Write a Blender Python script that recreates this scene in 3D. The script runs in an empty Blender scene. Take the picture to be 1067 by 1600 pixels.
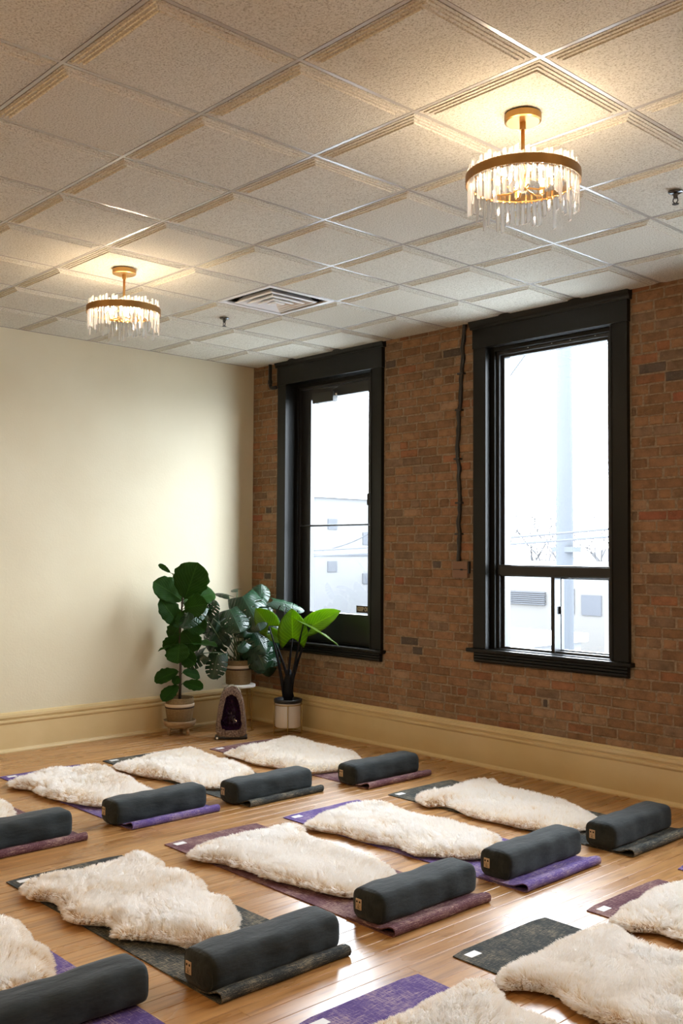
import bpy, math, random
import numpy as np
from mathutils import Vector, Matrix
random.seed(7); RNG = np.random.default_rng(11)
PI = math.pi
SC = bpy.context.scene
COL = SC.collection

# ------------------------------------------------------------------ camera
yaw, pit, rol = 0.81956, 0.03881, 0.00553
fwd = Vector((-math.sin(yaw)*math.cos(pit), math.cos(yaw)*math.cos(pit), math.sin(pit)))
rt = Vector((math.cos(yaw), math.sin(yaw), 0)); up = rt.cross(fwd)
r2 = rt*math.cos(rol)+up*math.sin(rol); u2 = -rt*math.sin(rol)+up*math.cos(rol)
cam = bpy.data.cameras.new('camera'); camo = bpy.data.objects.new('camera', cam); COL.objects.link(camo)
camo.matrix_world = Matrix(((r2.x, u2.x, -fwd.x, 7.568), (r2.y, u2.y, -fwd.y, -5.895), (r2.z, u2.z, -fwd.z, 1.608), (0, 0, 0, 1)))
cam.sensor_fit = 'HORIZONTAL'; cam.sensor_width = 36; cam.lens = 36*1548.8/1067; cam.clip_start = .05; cam.clip_end = 500
SC.camera = camo

# ------------------------------------------------------------------ sky, lamps, exposure
SKY = 26.0         # bright overcast winter sky
BULB = 520.0       # emission of the chandelier bulbs
world = bpy.data.worlds.new('world'); SC.world = world; world.use_nodes = True
wn = world.node_tree.nodes; wn['Background'].inputs[0].default_value = (.87, .94, 1.0, 1); wn['Background'].inputs[1].default_value = SKY
H = 3.371          # ceiling height
RX, RY = 11.0, -9.0
def area(name, loc, rot, sx, sy, portal=True):
    l = bpy.data.lights.new(name, 'AREA'); l.shape = 'RECTANGLE'; l.size = sx; l.size_y = sy
    l.cycles.is_portal = portal
    o = bpy.data.objects.new(name, l); COL.objects.link(o); o.location = loc; o.rotation_euler = rot; return o
WINX = [(.52, 1.65), (2.87, 3.945), (5.20, 6.30)]
for i, (a, b) in enumerate(WINX):
    area('window_portal', ((a+b)/2, .24, 2.0), (-PI/2, 0, 0), b-a, 2.4)
def point(loc, e, col=(1, .70, .42)):
    l = bpy.data.lights.new('ceiling_lamp_light', 'POINT'); l.energy = e; l.color = col; l.shadow_soft_size = .12
    o = bpy.data.objects.new('ceiling_lamp_light', l); COL.objects.link(o); o.location = loc
for p in ((8.255, -2.71, 2.98), (5.2, -6.37, 2.98), (8.9, -6.37, 2.98), (2.16, -6.37, 2.98)):
    point(p, 50, (1, .70, .40))
SC.view_settings.view_transform = 'Standard'; SC.view_settings.look = 'None'
SC.view_settings.exposure = 0.28; SC.view_settings.gamma = 1; SC.view_settings.use_curve_mapping = False
SC.cycles.max_bounces = 10; SC.cycles.diffuse_bounces = 8; SC.cycles.transparent_max_bounces = 24
SC.cycles.transmission_bounces = 8; SC.cycles.caustics_reflective = False; SC.cycles.caustics_refractive = False
SC.cycles.sample_clamp_indirect = 6; SC.cycles.use_denoising = True

# ------------------------------------------------------------------ mesh helpers
class MB:
    def __init__(s): s.v = []; s.f = []
    def add(s, v, f):
        n = len(s.v); s.v += [tuple(p) for p in v]; s.f += [tuple(i+n for i in q) for q in f]; return s
    def box(s, x0, x1, y0, y1, z0, z1, j=0):
        v = [(x, y, z) for z in (z0, z1) for y in (y0, y1) for x in (x0, x1)]
        if j: v = [tuple(c+random.uniform(-j, j) for c in p) for p in v]
        return s.add(v, [(0, 2, 3, 1), (4, 5, 7, 6), (0, 1, 5, 4), (2, 6, 7, 3), (0, 4, 6, 2), (1, 3, 7, 5)])
    def lathe(s, prof, n=24, c=(0, 0), cap=True, sx=1.0):
        v = []; f = []; m = len(prof)
        for k in range(n):
            a = 2*PI*k/n
            for r, z in prof: v.append((c[0]+r*math.cos(a)*sx, c[1]+r*math.sin(a), z))
        for k in range(n):
            for i in range(m-1):
                a, b = k*m+i, ((k+1) % n)*m+i
                f.append((a, b, b+1, a+1))
        if cap: f.append(tuple(k*m for k in range(n))[::-1]); f.append(tuple(k*m+m-1 for k in range(n)))
        return s.add(v, f)
    def tube(s, pts, rad, n=8, cap=True):
        pts = [Vector(p) for p in pts]; m = len(pts)
        rads = rad if isinstance(rad, (list, tuple)) else [rad]*m
        v = []; f = []; ref = None
        for i, p in enumerate(pts):
            t = (pts[min(i+1, m-1)]-pts[max(i-1, 0)]).normalized()
            if ref is None: ref = t.orthogonal().normalized()
            ref = (ref-t*ref.dot(t)).normalized(); b = t.cross(ref)
            for k in range(n):
                a = 2*PI*k/n; v.append(tuple(p+(ref*math.cos(a)+b*math.sin(a))*rads[i]))
        for i in range(m-1):
            for k in range(n):
                a, b2 = i*n+k, i*n+(k+1) % n; f.append((a, b2, b2+n, a+n))
        if cap: f.append(tuple(range(n))[::-1]); f.append(tuple((m-1)*n+k for k in range(n)))
        return s.add(v, f)
    def sweep(s, prof, axis, a, b):
        """profile [(depth, z)] swept along x or y from a to b; depth is measured out of the wall."""
        n = len(prof); v = []
        for t in (a, b):
            for d, z in prof: v.append((t, -d, z) if axis == 'x' else (d, t, z))
        f = [(i, (i+1) % n, (i+1) % n+n, i+n) for i in range(n)]+[tuple(range(n))[::-1], tuple(range(n, 2*n))]
        return s.add(v, f)
    def mesh(s, name, smooth=False):
        me = bpy.data.meshes.new(name); me.from_pydata(s.v, [], s.f); me.update()
        if smooth: me.polygons.foreach_set('use_smooth', [True]*len(me.polygons))
        return me
def fixn(me):
    import bmesh
    b = bmesh.new(); b.from_mesh(me); bmesh.ops.recalc_face_normals(b, faces=b.faces); b.to_mesh(me); b.free()
def link(name, me, mat, parent=None, bevel=0, smooth=False, fix=True):
    if isinstance(me, MB): me = me.mesh(name, smooth); fix and fixn(me)
    if mat and not me.materials: me.materials.append(mat)
    o = bpy.data.objects.new(name, me); COL.objects.link(o)
    if parent: o.parent = parent
    if bevel:
        b = o.modifiers.new('b', 'BEVEL'); b.width = bevel; b.segments = 2; b.limit_method = 'ANGLE'
    return o
def tag(o, label=None, cat=None, group=None, kind=None):
    if label: o['label'] = label
    if cat: o['category'] = cat
    if group: o['group'] = group
    if kind: o['kind'] = kind
    return o
def empty(name, loc=(0, 0, 0), rz=0):
    o = bpy.data.objects.new(name, None); COL.objects.link(o); o.location = loc; o.rotation_euler = (0, 0, rz); o.empty_display_size = .1
    return o
def copy_tree(o, parent=None):
    c = o.copy(); COL.objects.link(c)
    if parent: c.parent = parent
    for ch in list(o.children): copy_tree(ch, c)
    return c

# ------------------------------------------------------------------ materials
def mat(name, col=(.5, .5, .5), rough=.5, metal=0, spec=.5, **kw):
    m = bpy.data.materials.new(name); m.use_nodes = True
    b = m.node_tree.nodes['Principled BSDF']
    b.inputs['Base Color'].default_value = (*col, 1); b.inputs['Roughness'].default_value = rough
    b.inputs['Metallic'].default_value = metal; b.inputs['Specular IOR Level'].default_value = spec
    for k, v in kw.items(): b.inputs[k.replace('_', ' ')].default_value = v
    return m
def N(m, t, **kw):
    n = m.node_tree.nodes.new(t)
    for k, v in kw.items():
        if k.startswith('i_'):
            k = k[2:]; n.inputs[int(k) if k.isdigit() else k.replace('_', ' ')].default_value = v
        else: setattr(n, k, v)
    return n
def L(m, a, b): m.node_tree.links.new(a, b)
def BS(m): return m.node_tree.nodes['Principled BSDF']
def coords(m, scale=(1, 1, 1), which='Object', rand=False):
    tc = N(m, 'ShaderNodeTexCoord'); mp = N(m, 'ShaderNodeMapping'); mp.inputs['Scale'].default_value = scale
    src = tc.outputs[which]
    if rand:
        oi = N(m, 'ShaderNodeObjectInfo'); va = N(m, 'ShaderNodeVectorMath', operation='MULTIPLY_ADD')
        cx = N(m, 'ShaderNodeCombineXYZ'); mu = N(m, 'ShaderNodeMath', operation='MULTIPLY', i_1=37.0)
        L(m, oi.outputs['Random'], mu.inputs[0])
        for k in range(3): L(m, mu.outputs[0], cx.inputs[k])
        va.operation = 'ADD'; L(m, src, va.inputs[0]); L(m, cx.outputs[0], va.inputs[1]); src = va.outputs[0]
    L(m, src, mp.inputs['Vector']); return mp.outputs[0]
def noise(m, vec, scale, detail=3, rough=.5):
    n = N(m, 'ShaderNodeTexNoise'); n.inputs['Scale'].default_value = scale; n.inputs['Detail'].default_value = detail; n.inputs['Roughness'].default_value = rough
    L(m, vec, n.inputs['Vector']); return n.outputs['Fac']
def ramp(m, fac, stops, interp='LINEAR'):
    r = N(m, 'ShaderNodeValToRGB'); r.color_ramp.interpolation = interp
    e = r.color_ramp.elements
    while len(e) < len(stops): e.new(.5)
    for i, (p, c) in enumerate(stops): e[i].position = p; e[i].color = (*c, 1) if len(c) == 3 else c
    L(m, fac, r.inputs[0]); return r.outputs[0]
def mix(m, fac, a, b, mode='MIX'):
    n = N(m, 'ShaderNodeMix', data_type='RGBA', blend_type=mode)
    if isinstance(fac, (int, float)): n.inputs[0].default_value = fac
    else: L(m, fac, n.inputs[0])
    for v, i in ((a, 6), (b, 7)):
        if isinstance(v, tuple): n.inputs[i].default_value = (*v, 1)
        else: L(m, v, n.inputs[i])
    return n.outputs[2]
def bump(m, h, strength=.3, dist=.01):
    b = N(m, 'ShaderNodeBump'); b.inputs['Strength'].default_value = strength; b.inputs['Distance'].default_value = dist
    L(m, h, b.inputs['Height']); L(m, b.outputs[0], BS(m).inputs['Normal'])

m_wall = mat('cream_plaster', (.78, .70, .49), .55, spec=.35)
v = coords(m_wall); n1 = noise(m_wall, v, 1.6, 5); n2 = noise(m_wall, v, 60, 3)
L(m_wall, ramp(m_wall, n1, [(.3, (.62, .55, .385)), (.7, (.66, .60, .435))]), BS(m_wall).inputs['Base Color'])
mm = N(m_wall, 'ShaderNodeMath', operation='MULTIPLY_ADD', i_1=.12); L(m_wall, n2, mm.inputs[0]); L(m_wall, n1, mm.inputs[2]); bump(m_wall, mm.outputs[0], .35, .02)
m_base = mat('cream_gloss_trim', (.74, .62, .36), .38)
v = coords(m_base); L(m_base, ramp(m_base, noise(m_base, v, 3, 4), [(.3, (.60, .46, .23)), (.7, (.66, .52, .28))]), BS(m_base).inputs['Base Color']); bump(m_base, noise(m_base, v, 25, 3), .1, .005)
m_plain = mat('plain_offwhite_wall', (.30, .26, .19), .8)
m_tile = mat('ceiling_tile_fibre', (.70, .66, .61), .9, spec=.1)
v = coords(m_tile, rand=True); nt = noise(m_tile, v, 130, 3, .7); nt2 = noise(m_tile, v, 260, 2, .6)
L(m_tile, ramp(m_tile, nt, [(.36, (.37, .34, .265)), (.47, (.57, .535, .44)), (.62, (.64, .615, .53))]), BS(m_tile).inputs['Base Color']); bump(m_tile, nt, .7, .004)
m_grid = mat('white_enamel_grid', (.46, .43, .38), .24, spec=.8)
m_white = mat('white_enamel', (.78, .77, .75), .35)
m_dark = mat('dark_void', (.015, .015, .015), .7)
# floor boards
m_floor = mat('oiled_fir_board', (.45, .22, .08), .30, spec=.55)
v = coords(m_floor, (14, .9, 14), rand=True); g1 = noise(m_floor, v, 3.2, 6, .6)
v2 = coords(m_floor, (1, .25, 1), rand=True); g2 = noise(m_floor, v2, 5, 3)
oi = N(m_floor, 'ShaderNodeObjectInfo')
cb = ramp(m_floor, oi.outputs['Random'], [(0, (.36, .185, .064)), (.35, (.42, .222, .080)), (.7, (.455, .248, .094)), (1, (.39, .198, .068))])
cg = ramp(m_floor, g1, [(.32, (.62, .55, .48)), (.5, (1, 1, 1)), (.7, (1.12, 1.12, 1.1))])
c1 = mix(m_floor, 1.0, cb, cg, 'MULTIPLY'); c2 = mix(m_floor, .5, c1, ramp(m_floor, g2, [(.35, (.75, .66, .58)), (.6, (1.05, 1.05, 1.05))]), 'MULTIPLY')
L(m_floor, c2, BS(m_floor).inputs['Base Color'])
L(m_floor, ramp(m_floor, g2, [(.3, (.25,)*3), (.7, (.33,)*3)]), BS(m_floor).inputs['Roughness']); bump(m_floor, g1, .025, .002)
m_sub = mat('dark_board_gap', (.05, .022, .01), .8)
# brick
def brickmat(name, attr):
    m = mat(name, (.3, .15, .08), .92, spec=.15)
    v = coords(m, rand=(attr is None)); a = noise(m, v, 14, 5, .65); b = noise(m, v, 90, 3, .6)
    if attr is None: c = N(m, 'ShaderNodeObjectInfo').outputs['Color']
    else: n = N(m, 'ShaderNodeAttribute', attribute_name=attr); c = n.outputs['Color']
    c = mix(m, .8, c, ramp(m, a, [(.3, (.55, .55, .55)), (.5, (1, 1, 1)), (.75, (1.35, 1.3, 1.2))]), 'MULTIPLY')
    c = mix(m, ramp(m, b, [(.62, (0, 0, 0)), (.72, (.35,)*3)]), c, (.42, .33, .24))
    L(m, c, BS(m).inputs['Base Color'])
    ad = N(m, 'ShaderNodeMath', operation='MULTIPLY_ADD', i_1=.5); L(m, b, ad.inputs[0]); L(m, a, ad.inputs[2]); bump(m, ad.outputs[0], .8, .008)
    return m
m_brick = brickmat('old_brick', None); m_brick2 = brickmat('old_brick_far', 'Col')
m_mortar = mat('old_mortar', (.30, .225, .145), .95, spec=.1)
v = coords(m_mortar); a = noise(m_mortar, v, 40, 5, .7); L(m_mortar, ramp(m_mortar, a, [(.3, (.165, .115, .07)), (.65, (.335, .25, .165))]), BS(m_mortar).inputs['Base Color']); bump(m_mortar, a, 1, .01)
m_black = mat('charcoal_trim_paint', (.0055, .0058, .0052), .36, spec=.25)
bump(m_black, noise(m_black, coords(m_black), 30, 3), .08, .003)
m_sash = mat('black_window_frame', (.012, .012, .013), .28)
m_rod = mat('black_iron', (.015, .015, .015), .45)
def glassmat(name, tint=(1, 1, 1)):
    m = bpy.data.materials.new(name); m.use_nodes = True; nt = m.node_tree; nt.nodes.clear()
    o = nt.nodes.new('ShaderNodeOutputMaterial'); t = nt.nodes.new('ShaderNodeBsdfTransparent'); t.inputs[0].default_value = (*tint, 1)
    g = nt.nodes.new('ShaderNodeBsdfGlossy'); g.inputs['Roughness'].default_value = .02
    fr = nt.nodes.new('ShaderNodeLayerWeight'); fr.inputs[0].default_value = .5; pw = nt.nodes.new('ShaderNodeMath'); pw.operation = 'POWER'; pw.inputs[1].default_value = 5
    ma = nt.nodes.new('ShaderNodeMath'); ma.operation = 'MULTIPLY_ADD'; ma.inputs[1].default_value = .7; ma.inputs[2].default_value = .04; mx = nt.nodes.new('ShaderNodeMixShader')
    nt.links.new(fr.outputs['Facing'], pw.inputs[0]); nt.links.new(pw.outputs[0], ma.inputs[0]); nt.links.new(ma.outputs[0], mx.inputs[0]); nt.links.new(t.outputs[0], mx.inputs[1]); nt.links.new(g.outputs[0], mx.inputs[2]); nt.links.new(mx.outputs[0], o.inputs[0])
    return m
m_glass = glassmat('window_glass', (.97, .985, 1))
m_crystal = bpy.data.materials.new('crystal'); m_crystal.use_nodes = True
nt_ = m_crystal.node_tree; nt_.nodes.clear(); o_ = nt_.nodes.new('ShaderNodeOutputMaterial'); g_ = nt_.nodes.new('ShaderNodeBsdfGlass'); g_.inputs['IOR'].default_value = 1.5; g_.inputs['Roughness'].default_value = .03
t_ = nt_.nodes.new('ShaderNodeBsdfTransparent'); t_.inputs[0].default_value = (.96, .95, .94, 1); x_ = nt_.nodes.new('ShaderNodeMixShader'); x_.inputs[0].default_value = .55
nt_.links.new(t_.outputs[0], x_.inputs[1]); nt_.links.new(g_.outputs[0], x_.inputs[2])
tl_ = nt_.nodes.new('ShaderNodeBsdfTranslucent'); tl_.inputs[0].default_value = (.9, .88, .85, 1); x2_ = nt_.nodes.new('ShaderNodeMixShader'); x2_.inputs[0].default_value = .30
nt_.links.new(x_.outputs[0], x2_.inputs[1]); nt_.links.new(tl_.outputs[0], x2_.inputs[2]); nt_.links.new(x2_.outputs[0], o_.inputs[0])
m_brass = mat('satin_brass', (.62, .36, .12), .32, metal=1)
m_band = mat('antique_brass_band', (.36, .20, .07), .42, metal=1)
m_bulb = bpy.data.materials.new('lit_bulb'); m_bulb.use_nodes = True; BS(m_bulb).inputs['Emission Color'].default_value = (1, .77, .54, 1); BS(m_bulb).inputs['Emission Strength'].default_value = BULB
# textiles
def matcloth(name, c1, c2, fleck):
    m = mat(name, c1, .9, spec=.15)
    v = coords(m, (120, 9, 120), rand=True); a = noise(m, v, 2.6, 4, .7)
    v2 = coords(m, (9, 120, 120), rand=True); b = noise(m, v2, 2.6, 4, .7)
    mx = N(m, 'ShaderNodeMath', operation='MAXIMUM'); L(m, a, mx.inputs[0]); L(m, b, mx.inputs[1])
    big = noise(m, coords(m, rand=True), 7, 3)
    ad = N(m, 'ShaderNodeMath', operation='MULTIPLY_ADD', i_1=.30); L(m, big, ad.inputs[0]); L(m, mx.outputs[0], ad.inputs[2])
    c = ramp(m, ad.outputs[0], [(.60, c1), (.71, c2), (.80, fleck)])
    L(m, c, BS(m).inputs['Base Color']); bump(m, mx.outputs[0], .5, .003); return m
M_MAT = dict(charcoal=matcloth('charcoal_jute', (.026, .031, .033), (.055, .06, .058), (.26, .22, .15)),
             maroon=matcloth('maroon_jute', (.085, .033, .045), (.15, .07, .085), (.40, .28, .23)),
             purple=matcloth('purple_jute', (.085, .052, .20), (.13, .09, .27), (.40, .31, .36)))
m_rubber = mat('black_rubber', (.02, .018, .02), .8)
m_bolster = mat('charcoal_cotton', (.030, .037, .038), .85, spec=.15, Sheen_Weight=.12)
v = coords(m_bolster, (3, 1, 3), rand=True); a = noise(m_bolster, v, 6, 4, .55); w = noise(m_bolster, coords(m_bolster, (60, 260, 60)), 4, 2)
L(m_bolster, ramp(m_bolster, a, [(.3, (.016, .021, .0225)), (.7, (.030, .037, .039))]), BS(m_bolster).inputs['Base Color']); bump(m_bolster, a, .5, .02)
m_kraft = mat('kraft_patch', (.55, .42, .28), .8); m_ink = mat('black_ink', (.01, .01, .01), .7); m_tag = mat('white_tag', (.75, .75, .76), .6)
m_pelt = mat('cream_pelt', (.80, .70, .54), .9)
m_wool = mat('cream_wool', (.85, .8, .72), .75, spec=.15)
hi = N(m_wool, 'ShaderNodeHairInfo')
ta_ = N(m_wool, 'ShaderNodeAttribute', attribute_name='tone')
wc = ramp(m_wool, ta_.outputs['Fac'], [(0, (.50, .31, .13)), (.30, (.66, .46, .25)), (.58, (.93, .87, .78)), (.76, (.985, .975, .96)), (1, (.99, .99, .99))])
wr = ramp(m_wool, hi.outputs['Random'], [(0, (.96, .94, .91)), (.5, (1, 1, 1))]); L(m_wool, mix(m_wool, 1, wc, wr, 'MULTIPLY'), BS(m_wool).inputs['Base Color'])
# plants
def leafmat(name, dark, light, rough, trans):
    m = mat(name, dark, rough, spec=.5 if 'mon' in name else .22)
    v = coords(m, rand=True); a = noise(m, v, 9, 3)
    uv = N(m, 'ShaderNodeUVMap'); sp = N(m, 'ShaderNodeSeparateXYZ'); L(m, uv.outputs[0], sp.inputs[0])
    # veins: v = |across|, u along; side veins run obliquely
    ab = N(m, 'ShaderNodeMath', operation='ABSOLUTE'); L(m, sp.outputs[1], ab.inputs[0])
    s1 = N(m, 'ShaderNodeMath', operation='MULTIPLY_ADD', i_1=-.55); L(m, ab.outputs[0], s1.inputs[0]); L(m, sp.outputs[0], s1.inputs[2])
    s2 = N(m, 'ShaderNodeMath', operation='MULTIPLY', i_1=9.0); L(m, s1.outputs[0], s2.inputs[0])
    fr = N(m, 'ShaderNodeMath', operation='PINGPONG', i_1=.5); L(m, s2.outputs[0], fr.inputs[0])
    vein = ramp(m, fr.outputs[0], [(0, (1,)*3), (.10, (0,)*3)]); mid = ramp(m, ab.outputs[0], [(0, (1,)*3), (.06, (0,)*3)])
    ve = mix(m, 1, vein, mid, 'LIGHTEN')
    base = mix(m, a, dark, light); c = mix(m, .28, base, mix(m, ve, base, tuple(min(1, x*2.6+.02) for x in light)))
    L(m, c, BS(m).inputs['Base Color']); bump(m, ve, .4, .004)
    nt = m.node_tree; tr = nt.nodes.new('ShaderNodeBsdfTranslucent'); L(m, mix(m, 1, c, (1.9, 1.9, .6), 'MULTIPLY'), tr.inputs[0])
    x = nt.nodes.new('ShaderNodeMixShader'); x.inputs[0].default_value = trans; out = nt.nodes['Material Output']
    L(m, BS(m).outputs[0], x.inputs[1]); L(m, tr.outputs[0], x.inputs[2]); L(m, x.outputs[0], out.inputs[0]); return m
m_fig = leafmat('fig_leaf', (.008, .042, .002), (.022, .085, .004), .6, .32)
m_mon = leafmat('monstera_leaf', (.005, .026, .010), (.011, .046, .018), .26, .12)
m_alo = leafmat('elephant_ear_leaf', (.045, .105, .004), (.16, .24, .010), .45, .60)
m_stem = mat('green_petiole', (.05, .09, .02), .5); m_dstem = mat('dark_petiole', (.004, .004, .006), .6, spec=.2); m_bark = mat('brown_stem', (.05, .035, .02), .8)
m_soil = mat('potting_soil', (.015, .01, .007), .95)
def wicker(name, c1, c2):
    m = mat(name, c1, .85, spec=.2); v = coords(m, (1, 1, 1))
    w = N(m, 'ShaderNodeTexWave', wave_type='BANDS', bands_direction='Z'); w.inputs['Scale'].default_value = 28; w.inputs['Distortion'].default_value = 1.5; w.inputs['Detail'].default_value = 3; w.inputs['Detail Scale'].default_value = 6
    L(m, v, w.inputs['Vector']); n = noise(m, v, 70, 3)
    c = mix(m, n, c1, c2); L(m, mix(m, w.outputs['Fac'], mix(m, .6, c, (.04, .02, .01)), c), BS(m).inputs['Base Color']); bump(m, w.outputs['Fac'], .8, .006); return m
m_wick = wicker('seagrass', (.30, .19, .09), (.46, .32, .17)); m_wickw = mat('white_cord', (.62, .50, .38), .8); m_wickd = mat('dark_cord', (.05, .03, .02), .8)
m_gold = mat('brass_wire', (.45, .30, .11), .35, metal=1)
m_ceram = mat('white_ceramic', (.66, .60, .54), .4); m_blackpl = mat('black_plastic', (.01, .01, .012), .4)
m_wood = mat('whitewashed_wood', (.42, .30, .19), .7); v = coords(m_wood, (2, 2, 14)); L(m_wood, ramp(m_wood, noise(m_wood, v, 5, 4), [(.3, (.26, .17, .09)), (.7, (.50, .38, .25))]), BS(m_wood).inputs['Base Color'])
m_geo = mat('geode_rim', (.26, .19, .15), .75); v = coords(m_geo); a = noise(m_geo, v, 70, 4, .7); L(m_geo, ramp(m_geo, a, [(.35, (.09, .055, .05)), (.6, (.34, .25, .20)), (.75, (.60, .52, .48))]), BS(m_geo).inputs['Base Color']); bump(m_geo, a, 1, .02)
m_geoback = mat('geode_rind', (.22, .18, .11), .85); m_amy = mat('amethyst_crystal', (.030, .010, .040), .12, spec=.8)
m_chrome = mat('chrome', (.6, .6, .6), .18, metal=1)

# ------------------------------------------------------------------ room shell
Z0 = .0
fl = link('floor', MB().box(-.3, RX, RY, .3, -.3, -.012), m_sub); tag(fl, kind='structure')
board = 0.083
boards = []; x = 0.0; stuffb = MB()
while x < RX-.02:
    y = 0.0; off = random.uniform(.2, 2.4); first = True
    while y > RY:
        ln = off if first else random.uniform(1.5, 2.9); first = False
        y1 = max(RY, y-ln); seen = x < 6.15 and y > -4.75 and not (x > 4.9 and y < -4.3 and x < 5.0)
        (boards.append((x, y, y1)) if seen else stuffb.box(x+.0008, x+board-.0008, y1+.001, y-.001, -.012, 0))
        y = y1
    x += board
me_cache = {}
for (x, y, y1) in boards:
    ln = round((y-y1)*4)/4+.25 if y1 > RY else y-y1
    ln = y-y1
    mb = MB(); g = .0008; w0, w1 = g, board-g; e = .0014
    prof = [(w0, -.012), (w1, -.012), (w1, -e), (w1-e, 0), (w0+e, 0), (w0, -e)]
    vv = [(p[0], q, p[1]) for q in (-g, -ln+g) for p in prof]; n = 6
    ff = [(i, (i+1) % n, (i+1) % n+n, i+n) for i in range(n)]+[tuple(range(n))[::-1], tuple(range(n, 2*n))]
    mb.add(vv, ff); o = link('floorboard', mb, m_floor, fl); o.location = (x, y, random.uniform(-.0004, 0))
s_ = link('floorboards', stuffb, m_floor, fl); tag(s_, kind='stuff')

# ceiling: backing, T-grid, stepped tegular tiles
GX, GY, T = 4.902, -3.625, .6096
ce = link('ceiling', MB().box(-.3, RX, RY, .3, H+.07, H+.3), m_plain); tag(ce, kind='structure')
kx0, kx1 = -8, 11; ky0, ky1 = -9, 6
run = MB()
for k in range(kx0, kx1):
    x = GX+k*T
    if .02 < x < RX: link('grid_runner', MB().box(x-.008, x+.008, RY, 0, H-.001, H+.03), m_grid, ce)
for k in range(ky0, ky1):
    y = GY+k*T
    if RY < y < 0:
        a = .0; 
        link('grid_runner', MB().box(0, RX, y-.008, y+.008, H-.0016, H+.028), m_grid, ce)
tm = MB(); h = T/2
def ring(s, z): return [(-s, -s, z), (s, -s, z), (s, s, z), (-s, s, z)]
steps = [(h-.012, .006), (h-.012, -.002), (h-.025, -.002), (h-.027, -.0055), (h-.040, -.0055), (h-.042, -.009), (h-.054, -.009), (h-.057, -.014)]
vv = []; ff = []
for s, z in steps: vv += ring(s, z)
for i in range(len(steps)-1):
    for k in range(4): a, b = i*4+k, i*4+(k+1) % 4; ff.append((a, b, b+4, a+4))
n = len(vv)-4; ff.append((n, n+1, n+2, n+3)); ff.append((3, 2, 1, 0)); tm.add(vv, ff)
tile_me = tm.mesh('ceiling_tile'); fixn(tile_me)
VENT = (3, -5)
ny = 0
def ti(cx, cy, seen):
    o = link('ceiling_tile', tile_me, m_tile, ce); o.location = (cx, cy, H); return o
stuff_t = MB()
for i in range(kx0, kx1):
    for j in range(ky0, ky1):
        cx, cy = GX+(i+.5)*T, GY+(j+.5)*T
        if cx-h < -.03 or cy+h > .05 or cx > RX or cy < RY: continue
        if abs(cx-2.159) < .1 and abs(cy+1.492) < .1: continue
        seen = cx < 8 and cy > -6.6
        if seen: ti(cx, cy, True)
        else: stuff_t.add([(a+cx, b+cy, c+H) for a, b, c in vv], ff)
o = link('ceiling_tiles', stuff_t, m_tile, ce); tag(o, kind='stuff')
tr = link('trim_1', MB().box(0, RX, -.022, 0, H-.0005, H+.02).box(0, .022, RY, 0, H-.0005, H+.02), m_grid); tag(tr, kind='structure')

# walls
wl = link('wall_left', MB().box(-.3, 0, RY, .0, 0, H+.1), m_wall); tag(wl, kind='structure')
for nm, b in (('wall_rear', (RX, RX+.3, RY, .3)), ('wall_front', (-.3, RX+.3, RY-.3, RY))):
    tag(link(nm, MB().box(*b, 0, H+.1), m_plain), kind='structure')
# brick wall core with the window openings
holes = [(.50, 1.67, .74, 3.20), (2.85, 3.965, .84, 3.19), (5.18, 6.32, .84, 3.19)]
core = MB(); xs = [-.3]+[c for hh in holes for c in hh[:2]]+[RX+.3]
for i in range(0, len(xs), 2): core.box(xs[i], xs[i+1], .0035, .20, -.1, H+.1)
for a, b, z0, z1 in holes: core.box(a, b, .0035, .20, -.1, z0); core.box(a, b, .0035, .20, z1, H+.1)
wr_ = link('wall_right', core, m_mortar); tag(wr_, kind='structure')
# bricks
ROW = .0692; BL = .205
palette = [((.235, .130, .070), 7), ((.255, .142, .074), 7), ((.22, .122, .066), 5), ((.25, .115, .060), 2.5), ((.235, .090, .052), .5), ((.20, .128, .080), 3), ((.10, .075, .060), .45), ((.27, .165, .095), 3)]
def bcol():
    r = random.uniform(0, sum(w for _, w in palette))
    for c, w in palette:
        r -= w
        if r <= 0: break
    k = random.uniform(.82, 1.15); return tuple(min(1, q*k) for q in c)
cas = [(.41, 1.785, .68, 3.40), (2.74, 4.08, .77, 3.40), (5.07, 6.43, .77, 3.4)]
box_out = [(2.535, 2.70, 1.39, 1.545)]
blist = []
z = .316-ROW*.3; r = 0
while z < H:
    z1 = z+ROW-.0105
    header = (r % 7 == 3)
    unit = (.105 if header else BL)
    segs = [(0, RX)]
    for a, b, c, d in cas+box_out:
        if z1 > c+.01 and z < d-.01:
            ns = []
            for s, e in segs:
                if b <= s or a >= e: ns.append((s, e)); continue
                if a > s: ns.append((s, a))
                if b < e: ns.append((b, e))
            segs = ns
    ph = random.uniform(0, unit)
    for s, e in segs:
        x = -ph
        while x < e:
            w = unit*random.uniform(.93, 1.05) if random.random() > .1 else unit*.55
            a, b = max(s, x), min(e, x+w-.0105)
            # chased slot for the black conduit
            if b-a > .018: blist.append((a, b, z+random.uniform(-.0015, .0015), min(z1, H-.002)+random.uniform(-.0015, .0015)))
            x += w
    z += ROW; r += 1
blist = [b for b in blist if b[3]-b[2] > .015]
vis = sorted([b for b in blist if b[0] < 4.62], key=lambda b: -b[0])
near = vis[:300]; rest = vis[300:]+[b for b in blist if b[0] >= 4.62]
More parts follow.
